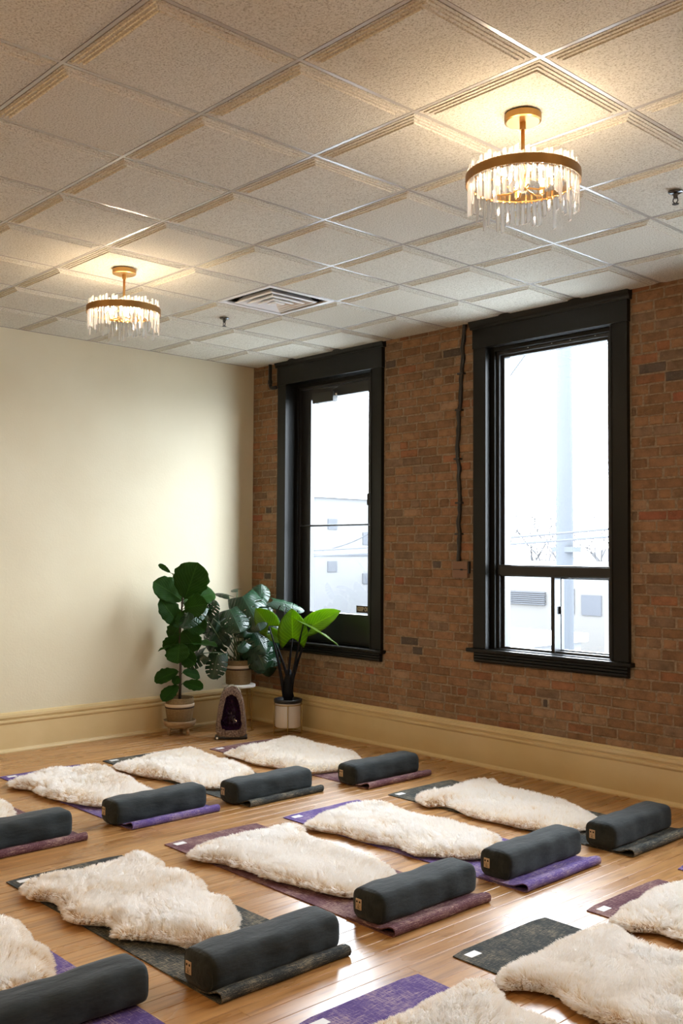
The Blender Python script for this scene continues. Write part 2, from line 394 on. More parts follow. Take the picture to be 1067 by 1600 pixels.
def brick_geo(w, hh, d=.012, seed=0):
    """front-rounded brick, 5x3 grid with ragged arris"""
    rr = random.Random(seed); nx, nz = 5, 4; v = []; f = []
    for iz in range(nz+1):
        for ix in range(nx+1):
            ex = ix in (0, nx); ez = iz in (0, nz)
            u = ix/nx; t = iz/nz
            if ix == 1: u = .05*.105/w*2
            if ix == nx-1: u = 1-.05*.105/w*2
            if iz == 1: t = .10
            if iz == nz-1: t = .90
            y = (.004 if (ex or ez) else 0)+rr.uniform(-.0012, .0012)-(0 if (ex or ez) else .0015)
            v.append((u*w+rr.uniform(-.0016, .0016), y, t*hh+rr.uniform(-.0016, .0016)))
    W = nx+1
    for iz in range(nz):
        for ix in range(nx): a = iz*W+ix; f.append((a, a+1, a+1+W, a+W))
    n = len(v); bd = [ix for ix in range(W)]+[iz*W+nx for iz in range(1, nz+1)]+[nz*W+ix for ix in range(nx-1, -1, -1)]+[iz*W for iz in range(nz-1, 0, -1)]
    for i in bd: v.append((v[i][0], d, v[i][2]))
    for k in range(len(bd)): a, b = bd[k], bd[(k+1) % len(bd)]; f.append((b, a, n+k, n+(k+1) % len(bd)))
    return v, f
var = {}
for k, (a, b, z0, z1) in enumerate(near):
    key = (random.randrange(6), round((b-a)/.02), round((z1-z0)/.01))
    if key not in var:
        vv_, ff_ = brick_geo(key[1]*.02 or .02, max(1, key[2])*.01, seed=len(var)); me = MB().add(vv_, ff_).mesh('brick'); me.materials.append(m_brick); var[key] = me
    o = link('brick', var[key], m_brick, wr_, fix=False); o.location = (a, random.uniform(-.003, .002), z0)
    o.scale = ((b-a)/(key[1]*.02 or .02), 1, (z1-z0)/(max(1, key[2])*.01)); o.color = (*bcol(), 1)
bm_ = MB(); cols = []
for k, (a, b, z0, z1) in enumerate(rest):
    vv_, ff_ = brick_geo(b-a, z1-z0, seed=k) if a < 4.7 else (MB().box(0, b-a, 0, .012, 0, z1-z0).v, MB().box(0, 1, 0, 1, 0, 1).f)
    dy = random.uniform(-.003, .002); bm_.add([(p[0]+a, p[1]+dy, p[2]+z0) for p in vv_], ff_); c = bcol(); cols += [(*c, 1)]*len(vv_)
me = bm_.mesh('bricks'); at = me.color_attributes.new('Col', 'FLOAT_COLOR', 'POINT'); at.data.foreach_set('color', np.array(cols, dtype=np.float32).ravel())
o = link('bricks', me, m_brick2, wr_, fix=False); tag(o, kind='stuff')

# baseboards
prof = [(0, 0), (.042, 0), (.042, .010), (.036, .020), (.026, .026), (.024, .03), (.024, .222), (.028, .228), (.033, .232), (.036, .240), (.036, .250), (.022, .256), (.022, .262), (.030, .266), (.036, .276), (.036, .296), (.026, .300), (.026, .304), (.014, .314), (0, .314)]
o = link('baseboard_right', MB().sweep(prof, 'x', 0, RX), m_base); tag(o, kind='structure')
o = link('baseboard_left', MB().sweep(prof, 'y', RY, 0), m_base); tag(o, kind='structure')

# ------------------------------------------------------------------ windows
def part(name, mb, m, parent, bevel=.0015): return link(name, mb, m, parent, bevel=bevel)
def casing(root, xo0, xi0, xi1, xo1, zs, zhead, ztop, zap):
    """side casings, header, cap, stool, apron"""
    f0, f1 = -.030, .010
    for a, b in ((xo0, xi0), (xi1, xo1)):
        mb = MB().box(a, b, f0, f1, zs, zhead); part('casing', mb, m_black, root, .003)
        e = b if b == xi0 else a; part('casing_bead', MB().box(e-.006, e+.006, f0-.006, f1, zs, zhead-.003), m_black, root, .002)
    part('header', MB().box(xo0-.006, xo1+.006, f0-.004, f1, zhead, ztop), m_black, root, .003)
    cap = [(0, ztop-.004), (.040, ztop-.004), (.042, ztop+.014), (.050, ztop+.022), (.058, ztop+.040), (.066, H-.004), (0, H-.004)]
    part('header_cap', MB().sweep(cap, 'x', xo0-.024, xo1+.024), m_black, root, 0)
    st = [(-.10, zs-.028), (.055, zs-.028), (.060, zs-.020), (.060, zs-.006), (.055, zs), (-.10, zs)]
    part('stool', MB().sweep(st, 'x', xo0-.045, xo1+.030), m_black, root, 0)
    ap = []; z = zs-.028; ap = [(0, zap), (.026, zap), (.030, zap+.006)]
    for k in range(3):
        q = zap+.008+(z-zap-.010)*k/3; q2 = zap+.008+(z-zap-.010)*(k+1)/3
        ap += [(.036, q+.004), (.036, q2-.004), (.029, q2)]
    ap += [(.029, z), (0, z)]
    part('apron', MB().sweep(ap, 'x', xo0+.012, xo1-.006), m_black, root, 0)
def frame_ring(name, root, x0, x1, z0, z1, wx, wzt, wzb, y0, y1, m):
    """rectangular frame: outer box x0..x1,z0..z1; member widths"""
    mb = MB().box(x0, x0+wx, y0, y1, z0, z1).box(x1-wx, x1, y0, y1, z0, z1).box(x0+wx, x1-wx, y0, y1, z1-wzt, z1).box(x0+wx, x1-wx, y0, y1, z0, z0+wzb)
    return part(name, mb, m, root, .0015)
def picture_window(idx, x0, x1, detail=True):
    r = empty('window_%d' % idx); tag(r, kind='structure')
    zs, zh, zt = .878, 3.150, 3.302
    casing(r, x0-.120, x0, x1, x1+.122, zs, zh, zt, .775)
    frame_ring('jamb', r, x0-.02, x1+.02, zs-.02, zh+.03, .02, .035, .02, -.02, .19, m_black)
    frame_ring('stop', r, x0, x1, zs, zh-.004, .046, .030, .004, .024, .19, m_black)
    frame_ring('window_frame', r, x0+.046, x1-.046, zs, zh-.034, .024, .026, .006, .050, .185, m_sash)
    a, b = x0+.070, x1-.070
    frame_ring('sash', r, a, b, zs, 3.092, .026, .020, .020, .080, .125, m_sash)
    part('mid_rail', MB().box(x0+.046, x1-.046, .055, .13, 1.423, 1.508).box(x0+.046, x1-.046, .048, .06, 1.432, 1.500), m_sash, r, .003)
    xm = (a+b)/2-.015
    part('meeting_stile', MB().box(xm-.0, xm+.030, .062, .150, zs+.01, 1.424), m_sash, r)
    sl = empty('slider'); sl.parent = r
    frame_ring('slider_sash', sl, xm+.004, b-.006, zs+.004, 1.424, .030, .012, .024, .140, .175, m_sash)
    part('latch', MB().box(xm+.034, xm+.046, .120, .140, 1.16, 1.215), m_sash, sl)
    part('pane', MB().box(a+.02, b-.02, .094, .098, 1.50, 3.078), m_glass, r, 0)
    part('pane', MB().box(a+.02, xm+.01, .094, .098, zs+.012, 1.43), m_glass, r, 0)
    part('pane', MB().box(xm+.02, b-.02, .155, .159, zs+.012, 1.43), m_glass, r, 0)
    if detail:
        for sx in (3.208, 3.416, 3.573, 3.776):
            o = part('screw', MB().lathe([(.001, 0), (.0045, .001), (.0045, .004)], 8).mesh('screw'), m_white, r, 0)
            o.location = (sx, .045, 3.1060)
        for q, (sx, sz, s) in enumerate(((3.328, 2.333, .004), (3.328, 2.258, .007), (3.372, 2.223, .005))):
            part('glass_spot', MB().box(sx-s*.6, sx+s*.6, .0915, .0935, sz-s, sz+s), m_ink, r, .001)
    return r
picture_window(2, 2.87, 3.945)
picture_window(3, 5.20, 6.30, False)
# window 1: a glazed door-like unit
w1 = empty('window_1'); tag(w1, kind='structure')
casing(w1, .402, .52, 1.65, 1.770, .785, 3.145, 3.318, .688)
frame_ring('jamb', w1, .50, 1.67, .765, 3.18, .02, .035, .02, -.02, .20, m_black)
frame_ring('stop', w1, .52, 1.65, .785, 3.145, .042, .028, .004, .085, .20, m_black)
frame_ring('door_frame', w1, .562, 1.608, .785, 3.117, .026, .020, .004, .100, .195, m_sash)
ds = empty('door_sash'); ds.parent = w1
frame_ring('sash_frame', ds, .588, 1.582, .789, 3.095, .120, .098, .262, .120, .165, m_sash)
part('pane', MB().box(.70, 1.47, .150, .154, 1.04, 3.00), m_glass, ds, 0)
part('push_bar', MB().tube([(.615, .118, 1.832), (.615, .085, 1.832), (.625, .080, 1.832), (1.545, .080, 1.832), (1.555, .085, 1.832), (1.555, .118, 1.832)], .0085, 8), m_rod, ds, 0)
m_base_grey = mat('grey_closer_cover', (.018, .018, .016), .5)
cl = empty('door_closer'); cl.parent = w1
part('closer_body', MB().box(.80, 1.075, .055, .118, 2.945, 3.035), m_base_grey, cl, .004)
part('closer_arm', MB().tube([(1.02, .09, 3.048), (1.16, .035, 3.062), (.84, .03, 3.075)], .006, 6), m_rod, cl, 0)
cc_ = part('closer_cap', MB().lathe([(.001, 0), (.016, 0), (.016, .02), (.001, .02)], 12), m_chrome, cl, 0)
cc_.location = (1.085, .09, 2.995)
part('hinge', MB().box(1.462, 1.490, .108, .121, 2.00, 2.105).box(1.466, 1.474, .102, .108, 2.01, 2.095), m_rod, w1)
# KEEP OUT plate on the lower corner of the glass
sg = link('warning_sign', MB().box(1.296, 1.490, .1455, .1495, 1.066, 1.128), mat('brown_plate', (.030, .012, .008), .5), bevel=.001)
tag(sg, 'small dark brown plate with cream lettering on the glass of the narrower window', 'sign')
def text(name, s, size, loc, rot, m, parent, ext=.0006, sx=1):
    c = bpy.data.curves.new(name, 'FONT'); c.body = s; c.size = size; c.extrude = ext; c.align_x = 'CENTER'; c.align_y = 'CENTER'; c.offset = size*.012
    o = bpy.data.objects.new(name, c); COL.objects.link(o); o.location = loc; o.rotation_euler = rot; o.scale = (sx, 1, 1)
    bpy.context.view_layer.update(); me = bpy.data.meshes.new_from_object(o.evaluated_get(bpy.context.evaluated_depsgraph_get())); bpy.data.objects.remove(o)
    me.materials.clear(); me.materials.append(m); o = bpy.data.objects.new(name, me); COL.objects.link(o); o.location = loc; o.rotation_euler = rot; o.scale = (sx, 1, 1); o.parent = parent; return o
text('lettering', 'KEEP OUT', .050, (1.393, .1450, 1.097), (PI/2, 0, 0), mat('cream_print', (.62, .50, .34), .6), sg, sx=.72)

# pipe in the corner, conduit and box between the windows
pr = empty('corner_pipe', (.307, -.045, 3.371)); tag(pr, 'short black iron pipe elbow between the ceiling corner and the narrower window', 'pipe')
link('pipe', MB().tube([(0, 0, 0), (0, 0, -.20), (.004, 0, -.222), (.016, 0, -.236), (.036, 0, -.240), (.09, 0, -.240)], .017, 10), m_rod, pr, smooth=True)
link('flange', MB().lathe([(.001, -.012), (.034, -.012), (.034, 0), (.001, 0)], 16), m_rod, pr)
link('elbow_collar', MB().lathe([(.022, -.20), (.022, -.165)], 12, cap=True), m_rod, pr)
cr = empty('electrical_conduit', (2.6, 0, 1.53)); tag(cr, 'black flexible conduit running down the brick pier between the windows', 'conduit')
pts = []; 
key = [(3.368, 2.652), (3.2, 2.640), (2.9, 2.620), (2.62, 2.596), (2.41, 2.583), (2.2, 2.598), (2.06, 2.607), (1.8, 2.600), (1.53, 2.600)]
kz = np.array([k[0] for k in key][::-1]); kx = np.array([k[1] for k in key][::-1])
for zz in np.linspace(3.368, 1.53, 90):
    pts.append((float(np.interp(zz, kz, kx))-2.6+.004*math.sin(zz*23)+.003*math.sin(zz*51), -.014+.003*math.sin(zz*37), zz-1.53))
link('cable', MB().tube(pts, [.0165+.003*math.sin(i*1.3)*math.sin(i*.37) for i in range(90)], 8), m_rod, cr, smooth=True)
for zz in (2.98, 2.70, 2.32, 1.98, 1.74):
    xx = float(np.interp(zz, kz, kx))-2.6; link('strap', MB().box(xx-.030, xx+.030, -.036, .004, zz-1.53-.007, zz-1.53+.007), m_rod, cr, bevel=.003)
jb = empty('junction_box', (2.6185, 0, 1.468)); tag(jb, 'brick-coloured junction box at the foot of the conduit beside the wider window', 'electrical box')
m_jb = mat('painted_plate', (.20, .105, .060), .7)
link('box_body', MB().box(-.073, .073, -.028, .004, -.066, .062), m_jb, jb, bevel=.004)
link('cover_slot', MB().box(-.066, .070, -.0305, -.027, -.004, .001).box(.010, .028, -.034, -.027, -.008, .005), m_ink, jb)
link('side_plate', MB().box(.073, .086, -.022, .002, -.03, .062), m_rod, jb, bevel=.002)

# ------------------------------------------------------------------ ceiling fittings
vt = empty('air_vent', (2.159, -1.492, H)); tag(vt, 'square white ceiling air diffuser with nested louvres', 'vent')
link('vent_box', MB().box(-.285, .285, -.285, .285, .062, .068), m_dark, vt)
fr = MB()
for s0, s1 in ((.262, .293),):
    fr.box(-s1, s1, -s1, -s0, -.004, .010).box(-s1, s1, s0, s1, -.004, .010).box(-s1, -s0, -s0, s0, -.004, .010).box(s0, s1, -s0, s0, -.004, .010)
link('vent_frame', fr, m_white, vt, bevel=.002)
for s, zb in ((.205, -.012), (.145, -.018), (.090, -.022), (.045, -.024)):
    q = MB(); o_ = [(s, zb), (s-.012, zb-.002), (s-.052, zb+.046), (s-.046, zb+.050), (s-.006, zb+.006), (s, zb+.006)]
    vv_ = []; ff_ = []; nn = len(o_)
    for w, zz in o_: vv_ += ring(w, zz)
    for i in range(nn):
        for k in range(4): a, b = i*4+k, i*4+(k+1) % 4; c, d = ((i+1) % nn)*4+k, ((i+1) % nn)*4+(k+1) % 4; ff_.append((a, b, d, c))
    link('louvre', q.add(vv_, ff_), m_white, vt)
link('damper_blade', MB().box(-.262, -.200, .14, .165, .01, .05), m_rod, vt); link('damper_blade', MB().box(.14, .165, .2, .262, .01, .05), m_rod, vt)
m_gun = mat('dark_chrome', (.10, .10, .10), .25, metal=1)
def sprinkler(loc, label):
    r = empty('fire_sprinkler', (loc[0], loc[1], H-.020)); tag(r, label, 'sprinkler', 'fire sprinklers on the ceiling')
    link('escutcheon', MB().lathe([(.001, -.012), (.018, -.012), (.034, -.004), (.036, 0), (.001, 0)], 20), m_gun, r, smooth=True)
    link('sprinkler_body', MB().lathe([(.001, -.034), (.009, -.034), (.012, -.014), (.012, -.010), (.001, -.010)], 12), m_rod, r)
    link('frame_arm', MB().tube([(.010, 0, -.03), (.013, 0, -.045), (.003, 0, -.058)], .003, 6).tube([(-.010, 0, -.03), (-.013, 0, -.045), (-.003, 0, -.058)], .003, 6), m_rod, r)
    link('deflector', MB().lathe([(.001, -.062), (.016, -.062), (.016, -.059), (.001, -.059)], 12), m_rod, r)
sprinkler((1.549, -1.492), 'dark pendent fire sprinkler on the ceiling tile beside the square air vent')
sprinkler((5.207, -1.492), 'dark pendent fire sprinkler on the ceiling tile near the closer chandelier')

def chandelier(loc, label):
    r = empty('chandelier', (loc[0], loc[1], H-.020)); tag(r, label, 'chandelier', 'crystal prism chandeliers')
    link('canopy', MB().lathe([(.001, -.030), (.066, -.030), (.073, -.026), (.073, 0), (.001, 0)], 40), m_brass, r)
    link('stem', MB().tube([(0, 0, -.028), (0, 0, -.30)], .0075, 12), m_brass, r, smooth=True)
    link('stem_collar', MB().lathe([(.001, -.06), (.013, -.06), (.013, -.03), (.001, -.03)], 16), m_brass, r)
    zr = 3.090-(H-.020)
    R0 = .228
    link('ring_band', MB().lathe([(R0-.003, zr-.019), (R0, zr-.019), (R0, zr+.019), (R0-.003, zr+.019), (R0-.003, zr-.019)], 72, cap=False), m_band, r, smooth=False)
    # upper and lower beaded hanging rails
    for z_, R_ in ((zr-.022, .206), (zr-.026, .205)):
        pass
    bd = MB()
    for k in range(48):
        a = 2*PI*k/48; bd.lathe([(.0005, -.004), (.0045, -.002), (.0045, .002), (.0005, .004)], 6, c=(.207*math.cos(a), .207*math.sin(a)), cap=False)
    bd.v = [(p[0], p[1], p[2]+zr-.020) for p in bd.v]
    bd.tube([(.207*math.cos(t), .207*math.sin(t), zr-.016) for t in np.linspace(0, 2*PI, 49)], .003, 6, cap=False)
    link('hanging_rail', bd, m_brass, r)
    sp = MB()
    for k in range(4):
        a = PI/4+PI/2*k; sp.tube([(0, 0, zr-.0), (R0*math.cos(a)*.99, R0*math.sin(a)*.99, zr-.0)], .004, 6)
    link('spoke', sp, m_brass, r)
    link('hub', MB().lathe([(.001, -.05), (.014, -.05), (.020, -.04), (.020, .0), (.012, .02), (.001, .02)], 16), m_brass, r).location = (0, 0, zr)
    rr = random.Random(5)
    for k in range(60):
        a = 2*PI*k/60+rr.uniform(-.012, .012); tall = rr.uniform(.030, .068); low = rr.choice([.075, .095, .115, .130, .150])+rr.uniform(-.006, .006)
        w, d = .0090, .0050; z1, z0 = zr+tall, zr-low
        pts_ = []
        for zz, cut in ((z0, 1), (z1, -1)):
            for (px, py) in ((-w, -d*.3), (-w*.5, -d), (w*.5, -d), (w, -d*.3), (w*.5, d*.7), (-w*.5, d*.7)):
                pts_.append((px, py, zz+cut*(px+w)*.45))
        ca, sa = math.cos(a-PI/2), math.sin(a-PI/2); Rk = .2165 if k % 2 else .2115
        vv_ = [(p[0]*ca-p[1]*sa+Rk*math.cos(a), p[0]*sa+p[1]*ca+Rk*math.sin(a), p[2]) for p in pts_]
        ff_ = [(i, (i+1) % 6, (i+1) % 6+6, i+6) for i in range(6)]+[(5, 4, 3, 2, 1, 0), (6, 7, 8, 9, 10, 11)]
        link('crystal_prism', MB().add(vv_, ff_), m_crystal, r)
    for k in range(6):
        a = 2*PI*k/6+.35; Rb = .105
        ar = link('lamp_arm', MB().tube([(.012*math.cos(a), .012*math.sin(a), zr-.035), (Rb*.6*math.cos(a), Rb*.6*math.sin(a), zr-.050), (Rb*math.cos(a), Rb*math.sin(a), zr-.045), (Rb*math.cos(a), Rb*math.sin(a), zr-.030)], .004, 6).lathe([(.010, zr-.036), (.010, zr-.008)], 10, c=(Rb*math.cos(a), Rb*math.sin(a))), m_brass, r)
        b = link('bulb', MB().lathe([(.004, zr-.008), (.0075, zr+.0), (.0085, zr+.009), (.006, zr+.020), (.0015, zr+.028)], 8, c=(Rb*math.cos(a), Rb*math.sin(a))), m_bulb, ar, smooth=True)
    return r
chandelier((5.207, -2.71), 'brass and crystal prism chandelier hanging nearer the wider window, the larger in view')
chandelier((2.159, -2.71), 'brass and crystal prism chandelier hanging near the cream wall, the smaller in view')

# ------------------------------------------------------------------ yoga mats
def make_mat(col, x0, x1, y0, y1, rz, fold, label, tagq=True):
    """label end at x0, folded end at x1"""
    Lx, W = x1-x0, y1-y0; r = empty('yoga_mat', (x0, y0, 0), rz); tag(r, label, 'yoga mat', 'jute yoga mats laid out on the floor')
    t = .005
    if fold:
        mid = [(0, 0), (Lx*.25, 0), (Lx*.5, 0), (Lx-.30, 0), (Lx-.10, .0), (Lx-.030, 0)]
        R = .017
        for k in range(1, 10):
            a = -PI/2+PI*k/10; mid.append((Lx-.020+R*math.cos(a)*.95, R+R*math.sin(a)))
        mid += [(Lx-.035, 2*R-.001), (Lx-.055, 2*R-.008), (Lx-.085, .0125), (Lx-.12, .0075), (Lx-.22, .0060), (Lx-.30, .0056)]
    else: mid = [(Lx*k/12, .0) for k in range(13)]
    P = [Vector((p[0], 0, p[1]+t/2)) for p in mid]; lo, hi_ = [], []
    for i, p in enumerate(P):
        d = (P[min(i+1, len(P)-1)]-P[max(i-1, 0)]).normalized(); nn = Vector((-d.z, 0, d.x)); lo.append(p-nn*t/2); hi_.append(p+nn*t/2)
    prof = lo+hi_[::-1]; n = len(prof); v = []; f = []; ny = 9
    for j in range(ny):
        yy = W*j/(ny-1); wob = .004*math.sin(j*1.3+x0) if fold else 0
        for q, p in enumerate(prof):
            k = q if q < len(P) else 2*len(P)-1-q
            cr_ = .012 if (j in (0, ny-1) and k == 0) else 0   # rounded corners
            lift = wob*(1 if k > 6 else 0)
            v.append((p.x+cr_+lift*.5, yy, p.z+ (abs(lift) if k > 8 else 0)))
    for j in range(ny-1):
        for k in range(n): a = j*n+k; b = j*n+(k+1) % n; f.append((a, b, b+n, a+n))
    # end caps as strips so they stay planar-ish
    m_ = len(P)
    for j, flip in ((0, 0), (ny-1, 1)):
        for k in range(m_-1):
            q = (j*n+k, j*n+k+1, j*n+n-2-k, j*n+n-1-k); f.append(q[::-1] if not flip else q)
    o = link('mat_sheet', MB().add(v, f), M_MAT[col], r, smooth=True); 
    ml = o.modifiers.new('e', 'EDGE_SPLIT'); ml.split_angle = .9
    if tagq:
        link('woven_label', MB().box(.035, .075, .040, .105, t, t+.0012), m_tag, r)
    return r
make_mat('maroon', .95, 2.785, -1.165, -.535, .005, True, 'maroon yoga mat closest to the potted plants, folded at one end')
make_mat('charcoal', .785, 2.62, -2.035, -1.415, .0, True, 'charcoal yoga mat in the far row, between the purple mat and the plants')
make_mat('purple', .785, 2.57, -2.845, -2.23, .0, True, 'purple yoga mat in the far row nearest the cream wall')
make_mat('maroon', .80, 2.575, -3.755, -3.13, .0, True, 'maroon yoga mat cut off at the photo edge, nearest the cream wall')
make_mat('charcoal', 2.955, 4.77, -1.165, -.53, .004, True, 'charcoal yoga mat lying along the brick wall baseboard under the wider window')
make_mat('purple', 2.925, 4.72, -2.035, -1.405, .010, True, 'purple yoga mat in the middle row, folded at one end, between maroon and charcoal mats')
make_mat('maroon', 2.915, 4.675, -2.865, -2.235, -.005, True, 'maroon yoga mat in the middle of the room, bolster standing before its folded end')
make_mat('charcoal', 2.925, 4.685, -3.765, -3.135, .0, True, 'charcoal yoga mat in the middle row with large sheepskin and nearest whole bolster')
make_mat('purple', 2.95, 4.74, -4.60, -3.99, .0, False, 'purple yoga mat in the bottom corner, flat end showing past the bolster')
make_mat('charcoal', 4.945, 6.75, -2.84, -2.222, .0, False, 'charcoal-green yoga mat in the near row with a white tag and bare corner')
make_mat('maroon', 5.02, 6.80, -2.012, -1.385, .0, False, 'maroon yoga mat in the near row at the photo edge with white tag')
make_mat('purple', 4.965, 6.75, -3.675, -3.065, .0, False, 'purple yoga mat at the bottom edge of the photo, partly under sheepskin')
make_mat('purple', 5.005, 6.80, -1.165, -.55, .0, False, 'purple yoga mat of which only a corner tip shows by the baseboard', False)

# ------------------------------------------------------------------ bolsters
def bolster_mesh():
    W, Hh, Ln = .094, .069, .635; ny, na = 34, 40; v = []; f = []
    ys = [0, .003, .010, .022, .04]+list(np.linspace(.07, Ln-.07, ny-10))+[Ln-.04, Ln-.022, Ln-.010, Ln-.003, Ln]
    sc = [.80, .90, .97, .99, 1.0]+[1.0]*(ny-10)+[1.0, .99, .97, .90, .80]
    for j, yy in enumerate(ys):
        for k in range(na):
            a = 2*PI*k/na; c, s = math.cos(a), math.sin(a); e = .54
            x = math.copysign(abs(c)**e, c)*W*sc[j]; z = math.copysign(abs(s)**e, s)*Hh*(sc[j]*.5+.5 if j in (0, ny-1) else sc[j])
            x += .003*math.sin(yy*17+z*30)+.002*math.sin(yy*43); z += .0035*math.sin(yy*11+1.3)*(1 if s > 0 else 0)+.0015*math.sin(yy*37+x*40)*(1 if s > 0 else 0)
            if s > .3: z += .006*math.sin(PI*yy/Ln)
            v.append((x, yy, max(z+Hh, .001)))
    n = len(ys)
    for j in range(n-1):
        for k in range(na): a = j*na+k; b = j*na+(k+1) % na; f.append((a, b, b+na, a+na))
    for j, yo in ((0, -.010), (n-1, .010)):
        c = len(v); cx = sum(v[j*na+k][0] for k in range(na))/na; v.append((cx, ys[j]+yo, Hh))
        r1 = []
        for k in range(na): p = v[j*na+k]; v.append(((p[0]+cx)/2*.0+p[0]*.6, ys[j]+yo*.85, Hh+(p[2]-Hh)*.6)); r1.append(len(v)-1)
        for k in range(na):
            q = (j*na+k, j*na+(k+1) % na, r1[(k+1) % na], r1[k]); f.append(q[::-1] if j == 0 else q); f.append((c, r1[k], r1[(k+1) % na]))
    return MB().add(v, f)
def make_bolster():
    r = empty('yoga_bolster')
    b = link('cover', bolster_mesh(), m_bolster, r, smooth=True)
    for yy in (.006, .629):
        pts = []
        for k in range(41):
            a = 2*PI*k/40; c, s = math.cos(a), math.sin(a)
            pts.append((math.copysign(abs(c)**.54, c)*.087, yy, .069+math.copysign(abs(s)**.54, s)*.0645))
        link('seam_piping', MB().tube(pts, .0022, 5, cap=False), m_bolster, r, smooth=True)
    pt = link('label_patch', MB().box(-.056, -.022, -.0125, -.0085, .048, .094), m_kraft, r, bevel=.001)
    em = MB()
    for cx in (-.0475, -.0305): em.box(cx-.0042, cx+.0042, -.0132, -.0124, .078, .086)
    for k in range(7):
        a = PI*k/6; em.box(-.039+.010*math.cos(a)-.0011, -.039+.010*math.cos(a)+.0011, -.0132, -.0124, .0685-.0095*math.sin(a)-.0011, .0685-.0095*math.sin(a)+.0011)
    em.box(-.040, -.038, -.0132, -.0124, .055, .072).box(-.050, -.028, -.0132, -.0124, .0535, .0550)
    link('emblem', em, m_ink, pt)
    return r
bol = None
for (x, y, rz, z, lab) in [
    (4.530, -3.765, .010, .0063, 'charcoal bolster on the charcoal mat with the largest sheepskin, kraft patch on its end'),
    (4.480, -2.850, .000, .0063, 'charcoal bolster on the maroon mat in the middle of the room'),
    (4.492, -1.985, .015, .0063, 'charcoal bolster on the purple mat of the middle row'),
    (4.562, -1.165, .020, .0063, 'charcoal bolster lying closest to the brick wall baseboard, on a charcoal mat'),
    (2.580, -1.180, -.015, .0063, 'charcoal bolster on the maroon mat beside the potted plants'),
    (2.455, -2.090, .000, .0063, 'charcoal bolster on the charcoal mat of the far row'),
    (2.375, -2.890, .005, .0063, 'charcoal bolster on the purple mat near the cream wall'),
    (2.375, -3.800, .0, .0063, 'charcoal bolster cut off by the photo edge, on a maroon mat'),
    (4.425, -4.590, .0, .0063, 'charcoal bolster in the bottom corner, on a purple mat')]:
    if bol is None: bol = make_bolster(); o = bol
    else: o = copy_tree(bol)
    o.location = (x, y, z); o.rotation_euler.z = rz; tag(o, lab, 'bolster', 'charcoal yoga bolsters')

# ------------------------------------------------------------------ sheepskins
def catmull(poly, sub=5):
    P = np.array(poly); n = len(P); out = []
    for i in range(n):
        p0, p1, p2, p3 = P[i-1], P[i], P[(i+1) % n], P[(i+2) % n]
        for k in range(sub):
            t = k/sub; out.append(.5*((2*p1)+(-p0+p2)*t+(2*p0-5*p1+4*p2-p3)*t*t+(-p0+3*p1-3*p2+p3)*t**3))
    return np.array(out)
def vnoise(x, y, s, seed):
    """smooth value noise"""
    r = np.random.default_rng(seed); G = r.random((64, 64)); fx, fy = x*s+17.3, y*s+9.1
    ix, iy = np.floor(fx).astype(int), np.floor(fy).astype(int); tx, ty = fx-ix, fy-iy; tx = tx*tx*(3-2*tx); ty = ty*ty*(3-2*ty)
    g = lambda a, b: G[a % 64, b % 64]
    return (g(ix, iy)*(1-tx)+g(ix+1, iy)*tx)*(1-ty)+(g(ix, iy+1)*(1-tx)+g(ix+1, iy+1)*tx)*ty
def inside(px, py, poly):
    c = np.zeros(px.shape, bool); n = len(poly)
    for i in range(n):
        x0, y0 = poly[i]; x1, y1 = poly[(i+1) % n]
        k = (y0 > py) != (y1 > py)
        with np.errstate(divide='ignore', invalid='ignore'): xi = (x1-x0)*(py-y0)/(y1-y0)+x0
        c ^= k & (px < xi)
    return c
def edist(px, py, poly):
    d = np.full(px.shape, 9.); gx = np.zeros(px.shape); gy = np.zeros(px.shape); n = len(poly)
    for i in range(n):
        a = poly[i]; b = poly[(i+1) % n]; e = b-a; l2 = max((e**2).sum(), 1e-12)
        t = np.clip(((px-a[0])*e[0]+(py-a[1])*e[1])/l2, 0, 1); qx, qy = a[0]+t*e[0], a[1]+t*e[1]
        dd = np.hypot(px-qx, py-qy); k = dd < d; d = np.where(k, dd, d); gx = np.where(k, qx-px, gx); gy = np.where(k, qy-py, gy)
    return d, gx/np.maximum(d, 1e-6), gy/np.maximum(d, 1e-6)
def height(x, y, d, seed):
    s = seed*13
    h_ = .010+.022*(1-np.exp(-np.maximum(d, 0)/.035))
    h_ += np.clip(d/.06, 0, 1)*(.020*(vnoise(x, y, 5.5, s)-.35)+.012*(vnoise(x, y, 12, s+1)-.5))
    return h_
